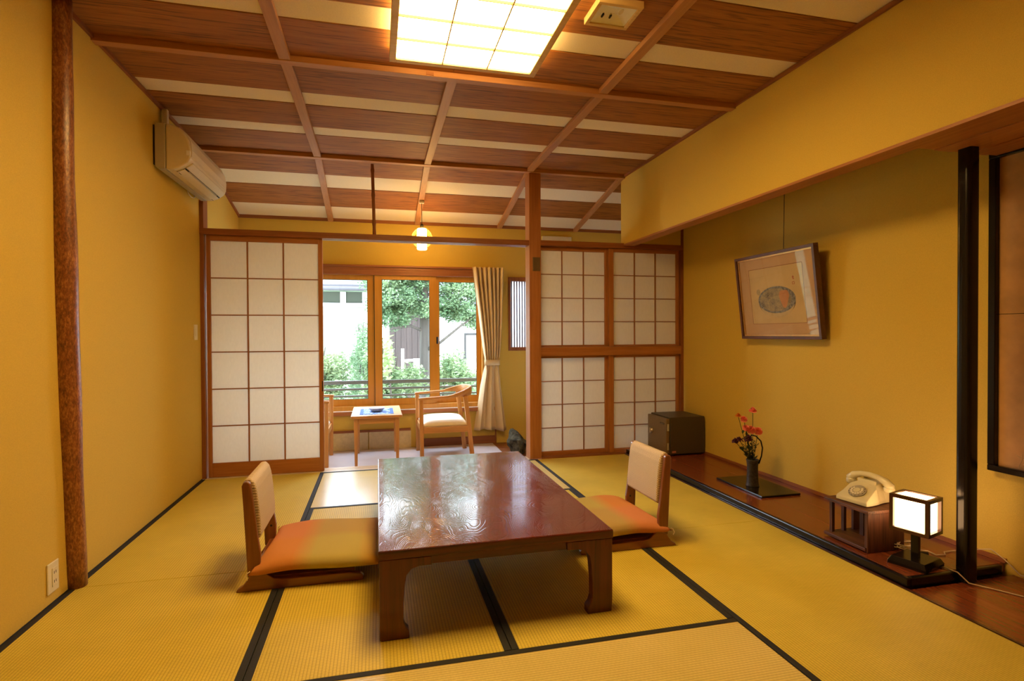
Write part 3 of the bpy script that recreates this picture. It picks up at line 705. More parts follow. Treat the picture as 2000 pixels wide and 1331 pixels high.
def clothm():
    m, t, b = nt('blue_patterned_cloth'); v = coords(t); vo = N(t, 'TexVoronoi'); vo.inputs['Scale'].default_value = 38; t.links.new(v, vo.inputs['Vector'])
    t.links.new(ramp(t, vo.outputs['Distance'], [(.35, (.012, .07, .36)), (.5, (.10, .22, .60)), (.62, (.35, .48, .75))]), b.inputs['Base Color']); b.inputs['Roughness'].default_value = .8; return m
MT['cloth'] = clothm(); MT['clothe'] = plain('blue_cloth_edge', (.012, .08, .34), .8)
cm = thing('table_mat', 'blue patterned cloth mat lying on the small side table', 'cloth', (-.012, 5.80, ZV+h))
link('cloth', BX((-.165, .165, -.22, .22, 0, .002)), 'cloth', cm)
for s in (-1, 1):
    link('striped_end', BX((s*.148-.017, s*.148+.017, -.22, .22, .002, .003)), 'clothe', cm)
ash = tag(link('ashtray', lathe(bmesh.new(), [(.035, 0), (.06, .006), (.078, .03), (.08, .036), (.070, .037), (.055, .018), (.02, .014), (.001, .014)], 28), plain('grey_white_ceramic', (.55, .56, .56), .3, var=.25, nscale=45), smooth=True),
          'round grey patterned ceramic ashtray on the blue cloth mat', 'ashtray'); ash.location = (-.012, 5.80, ZV+h+.0025)
link('rim', lathe(bmesh.new(), [(.081, .033), (.081, .040), (.070, .040), (.070, .036)], 28), 'bldw', ash, smooth=True)

# ------------------------------------------------------------------ armchairs
def armchair(label):
    # local: faces +x, origin on the floor at centre
    r = thing('armchair', label, 'armchair', (0, 0, 0), 0, 'wooden armchairs on the veranda')
    hw = .285
    for s in (-1, 1):
        bm = bmesh.new(); tube(bm, [(.245, s*hw, 0), (.248, s*hw, .35), (.25, s*hw, .628)], .02, 8, flat=(.019, .021)); link('leg', bm, 'oak_z', r)
        bm = bmesh.new(); tube(bm, [(-.275, s*(hw-.02), 0), (-.235, s*(hw-.01), .36), (-.20, s*(hw-.008), .648)], .02, 8, flat=(.019, .024)); link('leg', bm, 'oak_z', r)
        link('side_rail', BX((-.225, .235, s*(hw-.005)-.011, s*(hw-.005)+.011, .285, .345)), 'oak_x', r)
    link('front_rail', BX((.235, .255, -hw+.02, hw-.02, .285, .345)), 'oak_y', r)
    link('back_rail', BX((-.24, -.22, -hw+.02, hw-.02, .285, .345)), 'oak_y', r)
    # curved top rail: both arms and the back in one bend
    pp = []
    for i in range(41):
        a = -PI/2+PI*i/40
        x = -.02-.27*math.copysign(abs(math.cos(a))**.8, math.cos(a)); y = (hw+.012)*math.copysign(abs(math.sin(a))**.75, math.sin(a))
        pp.append((x, y, .652+.045*max(0, math.cos(a))**.8))
    pp = [(.275, -hw, .636), (.18, -hw-.004, .640), (.08, -hw-.010, .645)]+pp+[(.08, hw+.010, .645), (.18, hw+.004, .640), (.275, hw, .636)]
    bm = bmesh.new(); pts = [Vector(p) for p in pp]; rings = []; n = len(pts)
    for i, p in enumerate(pts):
        d = (pts[min(i+1, n-1)]-pts[max(i-1, 0)]).normalized(); s = d.cross(Vector((0, 0, 1))).normalized(); u = Vector((0, 0, 1))
        back = min(1, max(0, (-.05-p.x)/.2)); wv, hv = .024-.010*back, .013+.030*back; ring = []
        for k in range(12):
            a = 2*PI*k/12; e = .5
            ring.append(bm.verts.new(p+s*wv*math.copysign(abs(math.cos(a))**e, math.cos(a))+u*hv*math.copysign(abs(math.sin(a))**e, math.sin(a))))
        rings.append(ring)
    for A, B in zip(rings, rings[1:]):
        for k in range(12): bm.faces.new((A[k], A[(k+1) % 12], B[(k+1) % 12], B[k]))
    bm.faces.new(rings[0]); bm.faces.new(rings[-1]); bmesh.ops.recalc_face_normals(bm, faces=bm.faces[:])
    link('arm_and_back_rail', bm, 'oak_x', r, smooth=True)
    bm = bmesh.new(); n = 16; rows = []
    for lv in (0, 1):
        g = []
        for j in range(n+1):
            row = []
            for i in range(n+1):
                u, v = -1+2*i/n, -1+2*j/n; e = max(0, (1-u**4)*(1-v**4))**.5
                row.append(bm.verts.new((.005+.235*u, .268*v, .345+(.018+.062*e if lv else 0))))
            g.append(row)
        rows.append(g)
    for j in range(n):
        for i in range(n):
            bm.faces.new([rows[1][j][i], rows[1][j][i+1], rows[1][j+1][i+1], rows[1][j+1][i]]); bm.faces.new([rows[0][j][i], rows[0][j+1][i], rows[0][j+1][i+1], rows[0][j][i+1]])
    for k in range(n):
        for (A, B) in (((0, k), (0, k+1)), ((n, k), (n, k+1))):
            bm.faces.new([rows[0][A[0]][A[1]], rows[0][B[0]][B[1]], rows[1][B[0]][B[1]], rows[1][A[0]][A[1]]])
            bm.faces.new([rows[0][A[1]][A[0]], rows[0][B[1]][B[0]], rows[1][B[1]][B[0]], rows[1][A[1]][A[0]]])
    bmesh.ops.recalc_face_normals(bm, faces=bm.faces[:]); link('seat_cushion', bm, 'vinyl', r, smooth=True)
    return r
achr = armchair('honey wood armchair with cream seat, in full view beside the curtain')
achr.location = (.675, 5.885, ZV); achr.rotation_euler = (0, 0, PI)
dup(achr, (-.735, 5.885, ZV), 0, 'honey wood armchair mostly hidden behind the tall left shoji')

# ------------------------------------------------------------------ stone beside the post
bm = bmesh.new(); bmesh.ops.create_icosphere(bm, subdivisions=3, radius=1)
for v in bm.verts:
    n = v.co.normalized(); k = 1+.10*math.sin(5*n.x+2)+.08*math.cos(7*n.z+n.y*3)
    v.co = Vector((n.x*.105*k, n.y*.20*k, max(-.10, min(.105-.10*max(0, n.x)-.06*max(0, -n.y), n.z*.15*k))))
bmesh.ops.scale(bm, vec=(1, 1, 1.15), verts=bm.verts)
tag(link('rough_stone', bm, 'stone', loc=(1.475, 5.82, ZV+.11)), 'rough dark grey stone on the veranda floor beside the square post', 'stone')
# pale cover box on the far wall above the head beam
tag(link('wall_box', BX((1.93, 2.30, YW-.05, YW, 2.30, 2.375)), 'white', bevel=.004), 'narrow pale box high on the veranda wall above the small-paned shoji', 'wall box')

# ------------------------------------------------------------------ safe
sf = thing('safe', 'squat dark brown steel safe in the far corner of the alcove', 'safe', (2.835, 4.83, ZP))
link('body', BX((-.175, .19, -.19, .185, .012, .362)), 'safe', sf, bevel=.008, segs=3)
dr = link('door', BX((-.212, -.177, -.182, .178, .02, .35)), 'safe_door', sf, bevel=.004)
for z in (.09, .27): link('hinge', lathe(bmesh.new(), [(.010, z-.032), (.010, z+.032)], 10, -.195, -.190), 'steel', dr)
b = lathe(bmesh.new(), [(.024, 0), (.024, .006), (.017, .018), (.001, .02)], 16); bmesh.ops.rotate(b, verts=b.verts, cent=(0, 0, 0), matrix=Matrix.Rotation(-PI/2, 3, 'Y')); bmesh.ops.translate(b, verts=b.verts, vec=(-.212, .095, .20)); link('dial', b, 'steel', dr)
link('handle', BX((-.236, -.226, .088, .102, .175, .225)), 'steel', dr, bevel=.002)
link('name_plate', BX((-.2135, -.212, -.145, -.07, .292, .306)), 'dark', dr); link('name_mark', BX((-.2142, -.2135, -.138, -.078, .297, .3005)), 'steel', dr)
link('rating_label', BX((-.155, -.115, -.1915, -.19, .028, .046)), plain('red_white_label', (.45, .16, .12), .5), sf)
for x in (-.14, .15):
    for y in (-.15, .14): link('foot', lathe(bmesh.new(), [(.02, 0), (.02, .012)], 12, x, y), 'dark', sf)

# ------------------------------------------------------------------ flower board, vase, flowers
bd = tag(link('flower_board', BX((-.16, .16, -.265, .265, 0, .014)), 'lacq', bevel=.003, loc=(2.752, 3.555, ZP)), 'thin black lacquered board under the vase', 'board')
VX, VY, VZ = 2.712, 3.545, ZP+.0142
vs = thing('vase', 'tall dark bamboo-shaped vase with a looped handle', 'vase', (VX, VY, VZ))
MT['vase'] = plain('dark_ribbed_bronze', (.035, .028, .024), .5, var=.5, nscale=60, bmp=.8)
link('body', lathe(bmesh.new(), [(.047, 0), (.048, .006), (.044, .012), (.042, .03), (.039, .10), (.039, .15), (.043, .185), (.046, .193), (.044, .198), (.036, .196), (.034, .15), (.034, .02), (.001, .02)], 28, cap=False), 'vase', vs, smooth=True)
link('handle', tube(bmesh.new(), [(.028, -.034, .17), (.040, -.048, .23), (.042, -.056, .29), (.034, -.048, .34), (.015, -.02, .372), (.0, .01, .376), (-.004, .02, .36)], .005, 8), 'lacq', vs, smooth=True)
MT['pink'] = plain('coral_pink_petal', (.92, .27, .20), .6, var=.12); MT['orange'] = plain('orange_petal', (.75, .23, .03), .6); MT['purple'] = plain('dusky_purple_petal', (.13, .035, .075), .7)
MT['stem'] = plain('green_stem', (.05, .075, .02), .6)
def bloom(r, ruf=5):
    bm = bmesh.new()
    for ring in range(4):
        n = 9-ring; rr = r*(1-.22*ring); 
        for k in range(n):
            a = 2*PI*(k+.5*ring)/n+rnd.uniform(-.2, .2); c, s = math.cos(a), math.sin(a); w = PI/n*1.25; tilt = .15+.33*ring
            p0 = bm.verts.new((.001*c, .001*s, 0)); P = []
            for q, fr_ in ((-w, .75), (-w*.5, 1.02), (0, .94), (w*.5, 1.04), (w, .75)):
                P.append(bm.verts.new((rr*fr_*math.cos(a+q), rr*fr_*math.sin(a+q), r*tilt*fr_+rnd.uniform(-.001, .0015))))
            for x, y in zip(P, P[1:]): bm.faces.new((p0, x, y))
    return bm
fl = [  # dy,dx offsets of bloom relative to the vase axis (world), height, kind, radius, label
    (-.006, .0, .555, 'pink', .026, 'topmost coral pink carnation standing clear above the bunch'),
    (.040, .056, .495, 'pink', .023, 'coral pink carnation at the upper left beside the orange bud'),
    (.055, .098, .520, 'orange', .019, 'single orange flower at the upper left edge of the bunch'),
    (.035, .04, .430, 'pink', .023, 'coral pink carnation half hidden behind the two front blooms'),
    (.000, .014, .415, 'pink', .030, 'full coral pink carnation at the centre of the bunch'),
    (-.045, -.018, .405, 'pink', .029, 'coral pink carnation lowest on the right of the bunch'),
    (.02, .025, .345, 'purple', .030, 'dusky purple flower head close above the vase rim'),
    (.075, .12, .330, 'purple', .022, 'dusky purple sprig arching out to the left'),
    (.06, .09, .345, 'purple', .017, 'small dusky purple sprig just behind the arching one')]
cam_left = Vector((-math.cos(_y), math.sin(_y), 0))
for i, (a, left, z, kind, r, lab) in enumerate(fl):
    off = cam_left*left + Vector((0, 0, z)) + Vector((-.01, .0, 0))
    if i in (0, 4, 5): off += Vector((.012, 0, 0))
    if i == 5: off = cam_left*(-.04)+Vector((0, 0, z))
    t_ = thing('carnation' if kind != 'purple' else 'purple_flower', lab, 'flower', (VX+.0, VY, VZ+.03), 0, 'cut flowers in the dark vase')
    top = off - Vector((0, 0, .03)); base = Vector((rnd.uniform(-.015, .015), rnd.uniform(-.015, .015), -.005)); rim = Vector((max(-.024, min(.024, top.x*.3)), max(-.024, min(.024, top.y*.3)), .165))
    path = [base, rim, rim.lerp(top, .45)+Vector((0, 0, .01)), top]
    link('stem', tube(bmesh.new(), path, .0022, 6), 'stem', t_)
    bm = bloom(r*1.15)
    rot = Matrix.Rotation(math.radians(-60), 3, 'X') if i in (1, 3, 4, 5) else Matrix.Rotation(math.radians(-25), 3, 'X')
    rot = Matrix.Rotation(math.radians(-30), 3, 'Z') @ Matrix.Rotation(math.radians(58 if i in (1, 3, 4, 5) else 22), 3, 'X')
    bmesh.ops.rotate(bm, verts=bm.verts, cent=(0, 0, 0), matrix=rot); bmesh.ops.translate(bm, verts=bm.verts, vec=top)
    if kind == 'purple':
        for _ in range(14):
            q = Vector((rnd.gauss(0, .014), rnd.gauss(0, .014), rnd.gauss(0, .007)))
            bmesh.ops.create_icosphere(bm, subdivisions=1, radius=.006, matrix=Matrix.Translation(top+q))
    link('bloom', bm, kind, t_)
    bm = bmesh.new()
    for _ in range(16):
        q = path[1].lerp(path[3], rnd.uniform(.0, .62 if i != 0 else .4)**1.0); a = rnd.uniform(0, 2*PI); L = rnd.uniform(.022, .046)
        d = Vector((math.cos(a), math.sin(a), .8)).normalized()*L; s = Vector((-math.sin(a), math.cos(a), 0))*L*.24
        v = [bm.verts.new(x) for x in (q, q+d*.5+s, q+d, q+d*.5-s)]; bm.faces.new(v)
    link('leaf', bm, 'stem', t_)['kind'] = 'stuff'

# ------------------------------------------------------------------ phone stand and telephone
ps_ = thing('phone_stand', 'worn dark oak box stand with open front under the telephone', 'stand', (2.60, 2.465, ZP))
link('top_board', BX((-.135, .125, -.145, .145, .205, .222)), 'oldwood_y', ps_, bevel=.003)
link('bottom_board', BX((-.135, .115, -.13, .145, .008, .026)), 'oldwood_y', ps_, bevel=.003)
link('side_panel', BX((-.125, .115, -.135, -.115, 0, .205)), 'oldwood_z', ps_, bevel=.003)
link('side_panel', BX((.04, .115, .112, .130, 0.0, .205)), 'oldwood_z', ps_, bevel=.003)
for x in (.02, .07): link('spindle', BX((x-.01, x+.01, .02, .045, .026, .205)), 'oldwood_z', ps_)
for x in (-.10, -.02): link('spindle', BX((x-.009, x+.009, .112, .13, .026, .205)), 'oldwood_z', ps_)
MT['phone'] = plain('ivory_phone_plastic', (.66, .60, .38), .22, var=.02, coat=.3)
ph = thing('telephone', 'ivory rotary dial telephone on the dark wooden stand', 'telephone', (2.605, 2.475, ZP+.2222), math.radians(8))
# local: front faces -x, width along y
bm = bmesh.new(); secs = [(-.105, .004, .022, .088), (-.10, .004, .03, .090), (-.06, .004, .052, .092), (-.01, .004, .085, .088), (.015, .004, .098, .082), (.06, .004, .10, .078), (.10, .004, .07, .080), (.11, .004, .03, .080)]
rings = []
for x, z0, z1, w in secs:
    tw = w*(.86 if z1 > .05 else .96)*(.80 if z1 > .09 else 1)
    rings.append([bm.verts.new(p) for p in ((x, -w, z0), (x, -w, z0+.016), (x, -tw, z1), (x, tw, z1), (x, w, z0+.016), (x, w, z0))])
for A, B in zip(rings, rings[1:]):
    for k in range(6): bm.faces.new((A[k], A[(k+1) % 6], B[(k+1) % 6], B[k]))
bm.faces.new(rings[0]); bm.faces.new(rings[-1]); bmesh.ops.recalc_face_normals(bm, faces=bm.faces[:])
link('body', bm, 'phone', ph, bevel=.007, segs=3)
ang = math.atan2(.085-.03, .09); Rm = Matrix.Rotation(-ang, 3, 'Y')
def ondial(bm): bmesh.ops.rotate(bm, verts=bm.verts, cent=(0, 0, 0), matrix=Rm); bmesh.ops.translate(bm, verts=bm.verts, vec=(-.055, 0, .061)); return bm
dl = link('dial', ondial(lathe(bmesh.new(), [(.044, 0), (.044, .004), (.036, .005)], 32)), plain('grey_dial_ring', (.30, .27, .22), .35), ph, smooth=False)
link('finger_wheel', ondial(lathe(bmesh.new(), [(.036, .004), (.036, .008), (.018, .009)], 32)), plain('clear_finger_wheel', (.42, .38, .28), .25), dl)
for k in range(10):
    a = math.radians(60+k*27.5); b = lathe(bmesh.new(), [(.0056, .0086), (.0056, .0098)], 10, .027*math.cos(a), .027*math.sin(a)); link('finger_hole', ondial(b), 'white', dl)
    b = BX((.040*math.cos(a)-.0018, .040*math.cos(a)+.0018, .040*math.sin(a)-.0014, .040*math.sin(a)+.0014, .0045, .0062)); link('numeral', ondial(b), 'dark', dl)
link('dial_centre', ondial(lathe(bmesh.new(), [(.017, .006), (.017, .0105), (.001, .011)], 24)), 'phone', dl)
hs = [(.045, -.115, .088), (.045, -.112, .100), (.045, -.09, .122), (.045, -.05, .137), (.045, 0, .142), (.045, .05, .137), (.045, .09, .122), (.045, .112, .100), (.045, .115, .088)]
link('handset', tube(bmesh.new(), hs, [.020, .025, .021, .015, .0145, .015, .021, .025, .020], 14), 'phone', ph, smooth=True)
link('ear_cup', lathe(bmesh.new(), [(.022, .070), (.027, .078), (.027, .094), (.022, .104)], 20, .045, -.108), 'phone', ph, smooth=True)
link('mouth_cup', lathe(bmesh.new(), [(.022, .070), (.027, .078), (.027, .094), (.022, .104)], 20, .045, .108), 'phone', ph, smooth=True)
link('cradle', BX((.015, .028, -.05, .05, .096, .118), (.062, .075, -.05, .05, .096, .118)), 'phone', ph, bevel=.003)

# ------------------------------------------------------------------ table lamp
MT['shade'] = emis('lamp_paper', TOKO_COL, TOKO_L)
tl = thing('table_lamp', 'small cube paper lamp with black wooden frame, lit', 'lamp', (2.592, 2.165, ZP), math.radians(16))
bm = bmesh.new(); r1 = [bm.verts.new(v) for v in ((-.092, -.085, 0), (.092, -.085, 0), (.092, .085, 0), (-.092, .085, 0))]; r2 = [bm.verts.new((v.co.x, v.co.y, .014)) for v in r1]; r3 = [bm.verts.new((v.co.x*.86, v.co.y*.86, .038)) for v in r1]
bm.faces.new(r1[::-1]); bm.faces.new(r3)
for A, B in ((r1, r2), (r2, r3)):
    for k in range(4): bm.faces.new((A[k], A[(k+1) % 4], B[(k+1) % 4], B[k]))
link('base', bm, 'lacq', tl, bevel=.002)
link('stem', BX((-.012, .012, -.017, .017, .038, .165)), 'lacq', tl, bevel=.002)
sa, sb, z0, z1, e = .062, .078, .165, .345, .0085
fr_ = []
for sx in (-1, 1):
    for sy in (-1, 1): link('frame_bar', BX((sx*sa-e, sx*sa+e, sy*sb-e, sy*sb+e, z0, z1)), 'lacq_red', tl)
for z in (z0+e, z1-e):
    for s in (-1, 1):
        link('frame_bar', BX((s*sa-e, s*sa+e, -sb+e, sb-e, z-e, z+e)), 'lacq_red', tl); link('frame_bar', BX((-sa+e, sa-e, s*sb-e, s*sb+e, z-e, z+e)), 'lacq_red', tl)
for s in (-1, 1):
    link('paper_side', BX((s*(sa-.008)-.0005, s*(sa-.008)+.0005, -sb+.008, sb-.008, z0+.010, z1-.006)), 'shade', tl)
    link('paper_side', BX((-sa+.009, sa-.009, s*(sb-.008)-.0005, s*(sb-.008)+.0005, z0+.010, z1-.006)), 'shade', tl)
link('paper_top', BX((-sa+.010, sa-.010, -sb+.010, sb-.010, z1-.020, z1-.019)), 'shade', tl)
link('bottom_board', BX((-sa+e, sa-e, -sb+e, sb-e, z0+.001, z0+.006)), 'lacq_red', tl)
MT['cable'] = plain('cream_cable', (.62, .52, .36), .5)
cz = ZP+.003
tag(link('power_cord', tube(bmesh.new(), [(2.68, 2.10, cz+.001), (2.685, 2.07, cz+.001), (2.69, 2.035, cz), (2.705, 1.995, .012), (2.76, 1.95, .0035), (2.85, 1.80, .0035), (2.93, 1.6, .0035), (2.96, 1.3, .0035)], .003, 7), 'cable', smooth=True),
    'cream power cord running from the small lamp over the platform edge onto the plank floor', 'cord')
bm = bmesh.new(); pp = []
for i in range(90):
    a = i*.42; pp.append((2.705+.055*math.cos(a)+.01*math.sin(a*.37), 2.31+.032*math.sin(a)+.006*math.sin(a*.51), ZP+.006+.035*abs(math.sin(a*.23+.4))+.004*math.sin(a*1.3)))
tube(bm, pp, .0025, 6)
tag(link('coiled_cable', bm, 'cable', smooth=True), 'loosely coiled cream cable lying behind the small lit lamp', 'cable')
bm = tube(bmesh.new(), [(2.76, 2.30, ZP+.004), (2.80, 2.27, ZP+.004), (2.79, 2.22, ZP+.004), (2.84, 2.21, ZP+.004), (2.87, 2.24, ZP+.004), (2.93, 2.24, ZP+.004), (2.985, 2.20, ZP+.02), (3.02, 2.12, ZP+.05), (3.024, 2.06, ZP+.02), (3.024, 1.99, .015), (3.02, 1.8, .06), (3.02, 1.6, .13)], .003, 7)
tag(link('phone_cable', bm, 'cable', smooth=True), 'thin cream cable winding across the platform behind the black post', 'cable')
bm = tube(bmesh.new(), [(2.69, 2.26, ZP+.01), (2.74, 2.22, ZP+.012)], .011, 10)
tag(link('inline_switch', bm, 'dark', smooth=True), 'black inline cord switch beside the small lamp base', 'switch')

# ------------------------------------------------------------------ hanging picture
pf = thing('framed_picture', 'framed painting of a bowl of noodles leaning out from the alcove wall', 'picture', (3.0, 3.575, 1.155))
pf.rotation_euler = (0, math.radians(-6.5), 0)
hw, ht, th, b_ = .425, .665, .042, .022     # local: y width, z height, faces -x
for bb in ((-th, 0, -hw, hw, 0, b_), (-th, 0, -hw, hw, ht-b_, ht), (-th, 0, -hw, -hw+b_, b_, ht-b_), (-th, 0, hw-b_, hw, b_, ht-b_)):
    link('frame_bar', BX(bb), MT['picframe'], pf, bevel=.002)
g = b_; gl = plain('gilt_inner_frame', (.62, .36, .12), .35, metal=.5)
for bb in ((-.030, -.02, -hw+g, hw-g, g, g+.012), (-.030, -.02, -hw+g, hw-g, ht-g-.012, ht-g), (-.030, -.02, -hw+g, -hw+g+.012, g+.012, ht-g-.012), (-.030, -.02, hw-g-.012, hw-g, g+.012, ht-g-.012)):
    link('gilt_fillet', BX(bb), gl, pf)
mt_ = plain('peach_mount_board', (.62, .38, .22), .8, var=.02)
link('mount_board', BX((-.022, -.018, -hw+g+.012, hw-g-.012, g+.012, ht-g-.012)), mt_, pf)
pw, z0, z1 = .285, .12, .55
link('art_paper', BX((-.0225, -.022, -pw, pw, z0, z1)), plain('cream_art_paper', (.68, .47, .24), .8, var=.05, nscale=8), pf)
link('mount_bevel', BX((-.0232, -.022, -pw-.003, -pw, z0, z1), (-.0232, -.022, pw, pw+.003, z0, z1), (-.0232, -.022, -pw, pw, z0-.003, z0), (-.0232, -.022, -pw, pw, z1, z1+.004)), 'rail_y', pf)
def disc(cy, cz_, ry, rz_, x, d=.0004, n=40, f=None, a0=0, a1=2*PI):
    pts_ = [(cy+ry*math.cos(a)*(f(a) if f else 1), cz_+rz_*math.sin(a)*(f(a) if f else 1)) for a in np.linspace(a0, a1, n, endpoint=False)]
    return prism(bmesh.new(), pts_, 'x', x-d, x)
def hatch():
    m, t, b = nt('ink_and_wash'); v = coords(t, (1, 1, 1)); f = noise(t, v, 95, 5, .8, 1.5); g_ = noise(t, v, 18, 2)
    k = math_(t, 'ADD', math_(t, 'MULTIPLY', f, .7), math_(t, 'MULTIPLY', g_, .3))
    t.links.new(ramp(t, k, [(.38, (.10, .09, .09)), (.5, (.36, .28, .20)), (.6, (.52, .38, .20))]), b.inputs['Base Color']); b.inputs['Roughness'].default_value = .8; return m
inkw = plain('blue_grey_wash', (.27, .25, .25), .8, var=.4, nscale=60); ink = plain('brown_ink', (.16, .11, .08), .8)
link('bowl_outline', disc(-.0, .285, .197, .115, -.0225), ink, pf); link('bowl_side', disc(-.0, .275, .185, .112, -.0230), plain('bowl_cream', (.62, .44, .24), .8), pf)
link('bowl_rim', disc(0, .300, .200, .103, -.0235), inkw, pf); link('noodles', disc(.012, .300, .168, .088, -.0240), hatch(), pf)
link('pink_slice', disc(-.085, .31, .048, .066, -.0245, f=lambda a: 1+.15*math.sin(3*a)), plain('coral_wash', (.62, .27, .13), .8), pf)
link('egg', disc(.19, .37, .022, .024, -.0243), plain('pale_ink_dot', (.5, .38, .22), .8), pf)
rr = plain('red_seal_ink', (.42, .06, .03), .7); xx = -.0233
link('signature', BX((xx, xx+.0006, -.198, -.180, .452, .457), (xx, xx+.0006, -.192, -.187, .440, .466), (xx, xx+.0006, -.200, -.185, .440, .444)), rr, pf)
link('seal', BX((xx, xx+.0006, -.200, -.178, .402, .405), (xx, xx+.0006, -.200, -.178, .418, .421), (xx, xx+.0006, -.200, -.197, .402, .421), (xx, xx+.0006, -.181, -.178, .402, .421)), rr, pf)
pg = MT['glass'].copy(); pg.name = 'picture_glass'; [n for n in pg.node_tree.nodes if n.type == 'MATH' and n.operation == 'MULTIPLY'][0].inputs[1].default_value = .02
link('picture_glass', BX((-.028, -.0275, -hw+g+.004, hw-g-.004, g+.004, ht-g-.004)), pg, pf)
link('backing', BX((-.018, -.004, -hw+b_, hw-b_, b_, ht-b_)), 'rail_y', pf)
wr = tag(link('hanging_wire', tube(bmesh.new(), [(2.945, 3.489, 2.6195), (2.940, 3.489, 2.2), (2.93, 3.485, 1.822)], .0022, 6), 'dark'), 'thin dark wire holding up the framed picture', 'wire')

# black-framed panel at the right edge
bf = thing('decorative_screen', 'tall black-framed brown paper panel on the right wall', 'panel', (XW, 1.60, .50))
y0, y1, zz = -.55, .525, 1.595
for bb in ((-.045, 0, y0, y1, 0, .03), (-.045, 0, y0, y1, zz-.03, zz), (-.045, 0, y0, y0+.035, .03, zz-.03), (-.045, 0, y1-.035, y1, .03, zz-.03)):
    link('frame_bar', BX(bb), 'lacq', bf, bevel=.004)
pm = plain('brown_gold_paper', (.50, .27, .10), .55, var=.12, nscale=9)
link('paper_sheet', BX((-.020, -.015, y0+.035, y1-.035, .03, .786)), pm, bf); link('paper_sheet', BX((-.020, -.015, y0+.035, y1-.035, .789, zz-.03)), pm, bf)
link('sheet_joint', BX((-.019, -.014, y0+.035, y1-.035, .786, .789)), 'dark', bf)
bm = bmesh.new(); r2_ = random.Random(3)
for k in range(16):
    yb = .40-.05*k*.5; tube(bm, [(-.0205, yb, .035), (-.0207, yb+r2_.uniform(-.03, .03), .05+r2_.uniform(0, .05)), (-.0205, yb+r2_.uniform(-.06, .06), .07+r2_.uniform(0, .06))], .0009, 4)
link('painted_grass', bm, plain('pale_brush_line', (.62, .46, .28), .7), bf)['kind'] = 'stuff'

# ------------------------------------------------------------------ outside
og = struct('floor_ground', BX((-30, 30, YW+T+.01, 60, -3.2, -3.0)), 'concrete')
rl = thing('balcony_railing', 'grey metal railing with three horizontal bars outside the window', 'railing', (0, 7.3, -.3))
for z0, z1, in ((.565+.3, .612+.3), (.488+.3, .514+.3), (.40+.3, .424+.3)): link('rail_bar', BX((-3.2, 3.4, -.02, .02, z0, z1)), 'rail', rl, bevel=.004)
for x in (-2.6, 3.0): link('rail_post', BX((x, x+.04, -.02, .02, .0, .9)), 'rail', rl)
bal = struct('floor_balcony', BX((-3.4, 3.6, YW+T+.01, 7.4, -.4, -.3)), 'concrete')
nb = thing('neighbouring_house', 'pale green rendered house with white beams behind the garden', 'building', (-3.2, 14, -3))
link('wall', BX((-6, 2.95, 0, 5, 0, 5.6)), 'bld', nb); link('dark_band', BX((-6, 2.95, -.03, 0, 4.97, 5.24)), 'bldd', nb)
link('white_beam', BX((-6, 2.95, -.10, -.03, 4.87, 4.97)), 'bldw', nb, bevel=.004)
for x in (1.0, 2.33, 2.85, -.5): link('white_post', BX((x, x+.13, -.06, -.03, 4.97, 5.24)), 'bldw', nb)
link('roof', prism(bmesh.new(), [(-.9, 5.30), (5.6, 6.6), (5.6, 6.7), (-.9, 5.35)], 'x', -6.5, 3.4), 'roof', nb)
link('gutter', tube(bmesh.new(), [(-6.5, -.95, 5.25), (3.4, -.95, 5.25)], .05, 10), 'roof', nb); 
link('cladding_line', BX((-6, 2.95, -.012, 0, 3.35, 3.37), (-6, 2.95, -.012, 0, 3.1, 3.12)), 'bldd', nb)
wh = thing('white_house', 'plain white house wall behind the conifer', 'building', (2.4, 17, -3))
link('wall', BX((-1.6, 7, 0, 4, 0, 5.1)), 'bldw', wh); link('roof', prism(bmesh.new(), [(-.5, 5.1), (4.2, 6.2), (4.2, 6.35), (-.5, 5.2)], 'x', -2, 7.4), 'roof', wh)
for xx in (.4, 2.6): link('window', BX((xx, xx+.9, -.03, 0, 2.6, 4.0)), 'glass', wh)
sh = thing('garden_shed', 'dark brown boarded shed behind the tree trunk', 'shed', (.72, 12.4, -3))
for k in range(9): link('board', BX((-.45+.12*k, -.335+.12*k, 0, .05 if k % 2 else .04, 0, 4.75)), 'shed', sh)
link('core', BX((-.44, .62, .05, 1.2, 0, 4.75)), 'shed', sh); link('roof', BX((-.6, .78, -.15, 1.35, 4.75, 4.83)), 'roof', sh)
rk = thing('white_rack', 'white painted tubular rack standing among the shrubs', 'rack', (.66, 11, .3))
for x in (-.18, .22): link('upright', tube(bmesh.new(), [(x, 0, -3.3), (x, 0, .62)], .03, 8), 'bldw', rk)
link('crossbar', tube(bmesh.new(), [(-.18, 0, .38), (.22, 0, .40)], .025, 8), 'bldw', rk); link('white_sheet', BX((.03, .33, .05, .07, .05, .42)), 'bldw', rk)
sc_ = thing('white_screen', 'white screen panel in a dark grey frame beyond the railing', 'screen', (1.486, 9.6, -3.04))
link('panel', BX((.03, 1.5, .0, .02, 3.5, 4.22)), 'bldw', sc_)
link('frame', BX((0, .035, -.01, .03, 0, 4.26), (1.5, 1.535, -.01, .03, 0, 4.26), (0.035, 1.5, -.01, .03, 3.46, 3.51), (.035, 1.5, -.01, .03, 4.22, 4.26)), 'rail', sc_)
